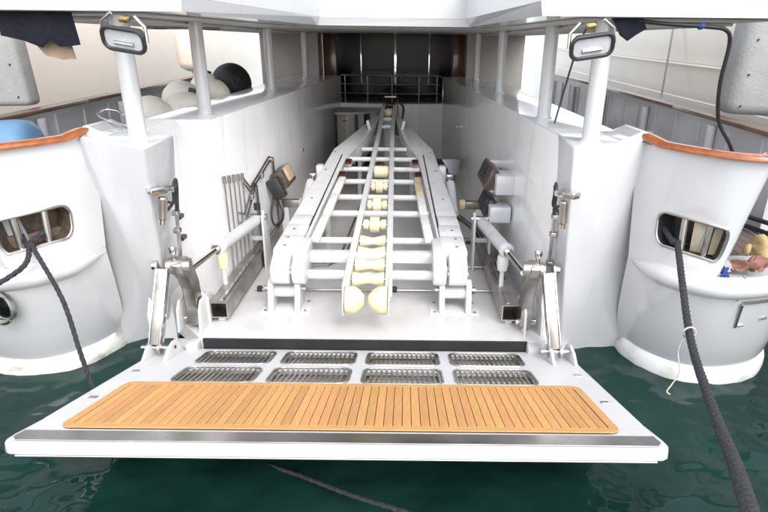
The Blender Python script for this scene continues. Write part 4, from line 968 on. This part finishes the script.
cloth('hanging_cloth', [(-2.12, 2.60), (-1.90, 2.60), (-1.865, 2.42), (-1.96, 2.417), (-2.05, 2.44), (-2.10, 2.50)], 3.80, tanc, 'tan cloth hanging below the dark navy cloth at upper left', 'cloth', 0.02, 22)
cloth('hanging_rag', [(1.60, 2.70), (1.80, 2.70), (1.83, 2.64), (1.77, 2.60), (1.72, 2.565), (1.66, 2.60), (1.63, 2.655)], 3.80, navy, 'crumpled dark rag tucked under the deck edge at upper right', 'rag', 0.03, 30)

# black shore cable on the right
bm = BM(); tube(bm, spline([(1.76, 3.82, 2.69), (1.95, 3.80, 2.67), (2.2, 3.78, 2.655), (2.33, 3.78, 2.635), (2.38, 3.80, 2.55), (2.40, 3.85, 2.3), (2.50, 3.95, 2.05), (2.66, 4.0, 1.85), (2.95, 4.3, 1.55), (3.1, 4.6, 1.3)], 8), 0.013, 8)
o = obj('shore_cable', bm, rubber, smooth=pi); tag(o, 'thick black cable running along the right deck edge and hanging down', 'cable')
for z, lab in ((1.16, 'upper thick black hose lying behind the right hull quarter'), (1.075, 'lower thick black hose lying behind the right hull quarter')):
    bm = BM(); tube(bm, spline([(2.95, 4.95 - (z < 1.1) * 0.1, z + 0.08), (3.2, 4.7, z + 0.01), (3.35, 4.35, z), (3.40, 4.0, z)], 6), 0.02, 8); o = obj('black_hose', bm, rubber, smooth=pi); tag(o, lab, 'hose')

bm = BM(); lathe(bm, [(0.0, -0.02), (0.017, -0.018), (0.019, 0.0), (0.017, 0.018), (0.0, 0.02)], (2.17, 3.785, 2.657), axis=(1, 0, 0.3), n=10)
o = obj('blue_tie', bm, bluec, smooth=pi); tag(o, 'small blue tie on the black cable under the right deck edge', 'cable tie')
# fenders
def ball(x, y, z, r, m, lab, ax=(0.3, 0.5, 1), name='ball_fender'):
    t = thing(name, lab, 'fender', (x, y, z), group='round fenders on the left side deck')
    bm = BM(); prof = [(0, -r)] + [(r * sin(pi * k / 14), -r * cos(pi * k / 14)) for k in range(1, 14)] + [(0, r)]
    lathe(bm, prof, (x, y, z), axis=ax, n=24); obj('fender_body', bm, m, t, smooth=pi)
    a = Vector(ax).normalized(); bm = BM(); tube(bm, [Vector((x, y, z)) + a * r * 0.95, Vector((x, y, z)) + a * r * 1.15], r * 0.16, 12); obj('fender_eye', bm, m if m is not fend else blackp, t, smooth=SM)
    return t
ball(-2.43, 6.0, 1.78, 0.21, fend, 'cream ball fender nearest the hanging steel loop', (-0.2, -1, 0.2))
ball(-2.47, 7.0, 1.84, 0.24, fend, 'cream ball fender lying at the back of the pile', (1, -0.6, 0.2))
ball(-2.16, 6.3, 1.72, 0.29, fend, 'largest cream ball fender, in front of the pile by the second post', (0.2, 0.3, 1))
ball(-2.62, 8.3, 1.88, 0.22, fend, 'cream ball fender beyond the pile, left of the black one', (0.2, 0.3, 1))
ball(-2.42, 8.9, 1.92, 0.30, fendk, 'black covered ball fender on the left side deck', (0.6, -1, 0.3))
ball(-2.24, 7.5, 1.86, 0.21, fend, 'small cream ball fender just right of the second post', (0.2, 0.3, 1))
bk = thing('fender_rack', 'dark rack under the pile of ball fenders', 'rack', (-2.4, 7.3, 1.04))
for k in range(8):
    bm = BM(); box(bm, (-2.36, 5.95 + k * 0.46, 1.46), (0.62, 0.06, 0.03)); obj('rack_slat', bm, blackp, bk)
for x in (-2.64, -2.08):
    bm = BM(); box(bm, (x, 7.55, 1.48), (0.04, 3.4, 0.05)); obj('rack_rail', bm, blackp, bk)
    for y in (5.95, 9.2):
        bm = BM(); box(bm, (x, y, 1.25), (0.04, 0.04, 0.42)); obj('leg', bm, blackp, bk)
# hook and steel loop
bm = BM(); tube(bm, spline([(-1.70, 4.12, 1.90), (-1.85, 4.20, 1.93), (-2.05, 4.35, 1.96), (-2.13, 4.42, 1.99), (-2.10, 4.48, 2.02), (-2.02, 4.5, 2.01), (-1.96, 4.48, 1.98)], 6), 0.009, 8)
o = obj('steel_loop', bm, steelp, smooth=pi); tag(o, 'thin bent stainless loop on the ledge behind the first left post', 'hook')

def long_fender(x, y, z0, z1, r, m, lab, flat=1.0):
    t = thing('hanging_fender', lab, 'fender', (x, y, z0), group='long fenders hung between the yachts')
    bm = BM(); h = z1 - z0
    lathe(bm, [(0, 0), (r * 0.35, 0.0), (r * 0.75, r * 0.2), (r, r * 0.6), (r, h - r * 0.6), (r * 0.75, h - r * 0.2), (r * 0.3, h), (0, h)], (x, y, z0), n=28)
    bmesh.ops.scale(bm, verts=bm.verts, vec=(1, 1, 1)); obj('fender_body', bm, m, t, smooth=SM)
    bm = BM(); tube(bm, [(x, y, z1), (x, y, z1 + 0.6)], 0.012, 8); obj('lanyard', bm, ropew, t)
    bm = BM(); tube(bm, [(x, y, z0 + 0.01), (x, y, z0 - 0.06)], 0.03, 10); obj('fender_eye', bm, m, t)
long_fender(-4.0, 11.6, 1.95, 3.3, 0.27, cream, 'cream cylindrical fender hanging beyond the left bulwark, left of the second post')
# grey padded slab fenders (rounded boxes with rivets)
def slab(x, y, z, sx, sy, sz, lab, rot, r=0.06):
    t = thing('slab_fender', lab, 'fender', (x, y, z), group='grey slab fenders beyond the bulwarks'); t.rotation_euler = rot
    bm = BM(); box(bm, (0, 0, 0), (sx, sy, sz), r, seg=4); obj('fender_body', bm, fendg, t, local=True, smooth=SM)
    for ax in (-1, 1):
        for az in (-1, -0.35, 0.35, 1):
            bm = BM(); lathe(bm, [(0.012, 0), (0.010, 0.006), (0, 0.008)], (ax * (sx / 2 - 0.09), -sy / 2 - 0.001, az * (sz / 2 - 0.09)), axis=(0, -1, 0), n=8); obj('rivet', bm, blackp, t, local=True)
    return t
slab(-4.02, 5.95, 2.45, 0.84, 0.22, 1.15, 'flat grey riveted fender beyond the left bulwark at the picture edge', (0, R(-2), R(-4)))
slab(3.98, 6.0, 2.42, 0.72, 0.34, 1.12, 'bulky grey fender beyond the right bulwark behind the black cable', (0, R(3), R(8)), 0.12)
# blue covered fender at left edge
t = thing('blue_fender', 'blue covered fender lying behind the left cap rail', 'fender', (-2.9, 4.35, 1.45))
bm = BM(); lathe(bm, [(0, 0), (0.16, 0.0), (0.225, 0.04), (0.24, 0.12), (0.24, 0.96), (0.22, 1.04), (0.12, 1.07), (0, 1.08)], (-2.68, 4.45, 1.71), axis=(-1, -0.12, -0.06), n=28); obj('fender_body', bm, bluef, t, smooth=pi)
bm = BM(); box(bm, (-2.95, 4.40, 1.27), (0.9, 0.35, 0.48), 0.02); obj('locker', bm, gel, t, smooth=SM)

# yellow bag, pink cloth, blue cord, cap on the right quarter deck
t = thing('yellow_bag', 'rounded yellow bag at the right picture edge on the side deck', 'bag', (2.82, 3.66, 1.05))
bm = BM(); lathe(bm, [(0, -0.07), (0.05, -0.065), (0.085, -0.03), (0.095, 0.0), (0.085, 0.04), (0.05, 0.075), (0, 0.085)], (2.90, 3.74, 1.17), axis=(0.7, -0.2, 0.5), n=32)
bmesh.ops.subdivide_edges(bm, edges=bm.edges[:], cuts=1, use_grid_fill=True)
for v in bm.verts: v.co += Vector((mn.noise(v.co * 14), mn.noise(v.co * 14 + Vector((3, 1, 2))), mn.noise(v.co * 12 + Vector((7, 1, 4))))) * 0.03
obj('bag_body', bm, yelc, t, smooth=pi)
bm = BM(); tube(bm, [(2.80, 3.74, 1.16), (2.77, 3.75, 1.165)], [0.05, 0.03], 10); obj('bag_neck', bm, yelc, t, smooth=pi)
bm = BM(); n1, n2 = 36, 20; g2 = []
for i in range(n1 + 1):
    row = []
    for j in range(n2 + 1):
        u = i / n1; v = j / n2
        x = 2.60 + 0.27 * u + 0.02 * sin(v * 7); y = 3.56 + 0.13 * v + 0.03 * sin(u * 7); z = 1.05 + 0.12 * u * (0.4 + 0.6 * v) + 0.03 * mn.noise(Vector((u * 7, v * 5, 2))) + 0.012 * sin(u * 16 + v * 9)
        row.append(bm.verts.new((x, y, z)))
    g2.append(row)
for i in range(n1):
    for j in range(n2): bm.faces.new((g2[i][j], g2[i + 1][j], g2[i + 1][j + 1], g2[i][j + 1]))
o = obj('crumpled_cloth', bm, pinkc, smooth=pi); tag(o, 'faded reddish cloth crumpled beside the yellow bag', 'cloth')
bm = BM(); lathe(bm, [(0, 0.07), (0.03, 0.065), (0.055, 0.04), (0.065, 0.01), (0.08, 0.0), (0, 0)], (2.585, 3.66, 1.05), n=16)
o = obj('deck_cap', bm, fendg, smooth=R(50)); tag(o, 'small grey domed cap on the deck right of the fairlead window', 'cap')
bm = BM()
for k in range(6):
    a = Vector((2.53, 3.56, 1.06)); tube(bm, spline([a, a + Vector((0.02 * sin(k * 2), -0.03, 0.01 * k)), a + Vector((0.035 * sin(k * 1.3), -0.055, -0.03 + 0.02 * cos(k * 3)))], 4), 0.009, 6)
o = obj('blue_cord_tuft', bm, bluec, smooth=pi); tag(o, 'tuft of blue cord beside the right fairlead window', 'cord')
# boarding hatch outline on the right hull side (handle rails)
lcR = curve(RUBC, 1); lcL2 = curve(LOWC, 1)
def hullp(u, z, off=0.006):
    n = len(lcR) - 1; u = u * n; i = min(int(u), n - 1); f = u - i; t = (0.97 - z) / 0.87
    A = lcR[i].lerp(lcR[i + 1], f); B = lcL2[i].lerp(lcL2[i + 1], f); P = A.lerp(B, t); T = (lcR[i + 1] - lcR[i]).normalized(); nn = Vector((T.y, -T.x, 0))
    P = P + nn * (off + 0.018); P.z = z; return P
hatch = thing('boarding_hatch', 'recessed hatch outline with steel frame below the rub rail at right', 'hatch', hullp(0.42, 0.8))
for n_, pts in (('hatch_side', [hullp(0.365, 0.62), hullp(0.365, 0.84)]), ('hatch_top', [hullp(0.365 + k * 0.012, 0.86) for k in range(10)]), ('hatch_handle', [hullp(0.372 + k * 0.006, 0.63 + 0.004 * k) for k in range(3)]), ('hatch_handle', [hullp(0.43 + k * 0.006, 0.68) for k in range(4)])):
    bm = BM(); tube(bm, pts, 0.009, 8); obj(n_, bm, steelp, hatch, smooth=SM)
# round stainless port on the left lower hull
pc = Vector((-2.575, 3.50, 0.76))
t = thing('round_port', 'round stainless port fitting on the left hull below the rub rail', 'port', pc)
axp = Vector((-0.25, -1, 0.05))
bm = BM(); lathe(bm, [(0.10, 0.0), (0.135, 0.004), (0.135, 0.03), (0.115, 0.036), (0.10, 0.02), (0.095, -0.03), (0.0, -0.03)], pc, axis=axp, n=32); obj('port_ring', bm, steel, t, smooth=SM)
bm = BM(); lathe(bm, [(0.09, 0.0), (0.06, 0.02), (0.0, 0.024)], pc + axp.normalized() * 0.0, axis=axp, n=24); obj('port_glass', bm, glass, t, smooth=SM)
for k in range(8):
    e1 = axp.normalized().orthogonal().normalized(); e2 = axp.normalized().cross(e1); pp = pc + (e1 * cos(k * pi / 4) + e2 * sin(k * pi / 4)) * 0.125 + axp.normalized() * 0.03
    bm = BM(); lathe(bm, [(0.008, 0), (0.006, 0.006), (0, 0.007)], pp, axis=axp, n=8); obj('bolt', bm, steelb, t)

# ================================================================== MOORING ROPES
def rope(pts, r0, r1, m, lab, name='mooring_rope', strands=3, per=26, tw=16.0):
    path = spline(pts, per); N = len(path); bm = BM()
    L_ = sum((path[i + 1] - path[i]).length for i in range(N - 1)); acc = 0; fr = []
    nrm = None
    for i in range(N):
        t = (path[min(i + 1, N - 1)] - path[max(i - 1, 0)]).normalized()
        nrm = t.orthogonal().normalized() if nrm is None else (nrm - t * nrm.dot(t)).normalized()
        if i: acc += (path[i] - path[i - 1]).length
        fr.append((path[i], nrm.copy(), t.cross(nrm), acc))
    for k in range(strands):
        pts2 = []; rr = []
        for p, a, b, s_ in fr:
            f = s_ / L_; r = r0 + (r1 - r0) * f; ph = s_ * tw + 2 * pi * k / strands
            pts2.append(p + (a * cos(ph) + b * sin(ph)) * r * 0.36); rr.append(r * 0.66)
        tube(bm, pts2, rr, 8)
    o = obj(name, bm, m, smooth=pi); return tag(o, lab, 'rope')
pw_ = sfR.p(0.205 + 0.425 * 0.22, 1.225, -0.02)
rope([pw_ + Vector((-0.02, 0.14, 0.06)), pw_, pw_ + Vector((0.0, -0.07, -0.005)), (1.834, 2.6, 1.105), (1.51, 1.8, 1.235), (1.212, 1.2, 1.48), (1.007, 0.85, 1.665), (0.836, 0.6, 1.83), (0.7, 0.42, 1.95)], 0.023, 0.019, ropeb, 'heavy black mooring line running from the right fairlead toward the quay', per=60, tw=42)
pl_ = sfL.p(0.205 + 0.425 * 0.45, 1.215, -0.02)
rope([pl_ + Vector((0.0, 0.12, 0.05)), pl_, pl_ + Vector((0.03, -0.08, -0.02)), (-2.01, 3.33, 0.90), (-1.91, 3.24, 0.50), (-1.80, 3.16, 0.10), (-1.74, 3.12, -0.15)], 0.016, 0.016, ropeb, 'black mooring line dropping from the left fairlead into the water', tw=45)
rope([pl_ + Vector((0.03, 0.10, 0.04)), pl_ + Vector((-0.02, -0.02, 0.0)), (-2.28, 3.38, 1.10), (-2.6, 3.1, 0.95), (-3.2, 2.6, 0.8)], 0.018, 0.018, ropeb, 'black mooring line leading left from the left fairlead', tw=45)
rope([(-1.1, 3.1, -0.12), (-0.55, 2.80, -0.02), (-0.36, 2.68, 0.03), (0.0, 2.42, 0.13), (0.288, 2.235, 0.21), (0.7, 1.95, 0.34), (1.4, 1.4, 0.62)], 0.014, 0.013, ropeb, 'dark wet rope rising from under the platform toward the quay', tw=26)
bm = BM(); rp_ = Vector((1.834, 2.6, 1.105)) + Vector((0, 0, 0.0))
tube(bm, [rp_ + Vector((cos(a * pi / 8) * 0.033, 0.0, sin(a * pi / 8) * 0.033)) for a in range(16)], 0.005, 6, closed=True)
tube(bm, spline([rp_ + Vector((-0.02, 0, -0.02)), rp_ + Vector((-0.05, -0.02, -0.10)), rp_ + Vector((-0.03, -0.04, -0.22)), rp_ + Vector((-0.055, -0.04, -0.30)), rp_ + Vector((-0.08, -0.05, -0.34)), rp_ + Vector((-0.06, -0.05, -0.36))], 8), 0.004, 6)
o = obj('white_string', bm, ropew, smooth=pi); tag(o, 'thin white string tied round the black mooring line and dangling', 'string')
bm = BM(); tube(bm, spline([(2.655, 3.50, 1.06), (2.66, 3.44, 1.0), (2.63, 3.47, 0.88)], 6), 0.006, 6)
o = obj('purple_cord', bm, fendg, smooth=pi); tag(o, 'thin grey cord hanging over the rub rail by the reddish cloth', 'cord')

# ================================================================== NEIGHBOURING YACHTS
def neighbour(s, m, lab, xb, x0_, zt0, zt1):
    t = thing('neighbour_yacht', lab, 'yacht', (s * xb, 10, 0), group='yachts moored alongside')
    ys = [-2, 2, 5, 8, 11, 15, 20, 26, 32]
    bm = BM(); rows = []
    for f, z in ((0, -0.3), (0.25, 0.5), (0.55, 1.4), (0.8, 2.0), (1.0, None)):
        row = []
        for y in ys:
            zt = zt0 + (zt1 - zt0) * max(0, (y - 2)) / 30; zz = zt if z is None else z + (y * 0.01 if z > 0 else 0)
            fl = xb + 0.55 - 0.55 * f + (0.06 if f == 0.86 else 0) + max(0, y - 20) ** 2 * 0.01
            row.append(bm.verts.new((s * fl, y, zz)))
        rows.append(row)
    for a, b in zip(rows, rows[1:]):
        for k in range(len(a) - 1): bm.faces.new((a[k], a[k + 1], b[k + 1], b[k]))
    obj('hull_side', bm, m, t, smooth=R(20))
    bm = BM(); extr(bm, [(s * (xb + 0.02), -2, zt0 - 0.02), (s * (xb + 5), -2, zt0 - 0.02), (s * (xb + 5), 32, zt1 - 0.1), (s * (xb + 1.5), 32, zt1 - 0.1)], (0, 0, 0.03)); obj('deck', bm, m, t)
    bm = BM(); extr(bm, [(s * (xb + 0.9), 1, zt0), (s * (xb + 4.5), 1, zt0), (s * (xb + 4.5), 26, zt0), (s * (xb + 0.9), 26, zt0)], (0, 0, 1.2)); dh = obj('deckhouse', bm, gel, t)
    for k in range(8):
        bm = BM(); box(bm, (s * (xb + 0.89), 3 + k * 2.9, zt0 + 0.65), (0.05, 2.3, 0.6), 0.02); obj('window', bm, glass, dh)
    bm = BM(); tube(bm, [(s * (xb + 0.08), -2, zt0 + 0.12), (s * (xb + 0.08), 32, zt1 + 0.12)], 0.04, 8); obj('toe_rail', bm, wood if s < 0 else gel, t)
    return t
nl = neighbour(-1, cream, 'cream hulled yacht moored alongside on the left', 5.4, 0, 3.0, 3.6)
nr = neighbour(1, beige, 'beige hulled yacht moored alongside on the right', 5.3, 0, 2.75, 3.6)
for z, w3 in ((2.12, 0.03), (1.55, 0.02)):
    bm = BM(); bar(bm, (5.34, 5.0, z), (5.34, 20, z + 0.25), 0.05, w3, 0.008); obj('hull_moulding', bm, cream, nr)
for y in (5.0, 9.5):
    bm = BM(); tube(bm, [(5.22, y + 1.5, 1.6), (5.22, y + 1.5, 3.0)], 0.02, 8); obj('hull_line', bm, fendg, nr)
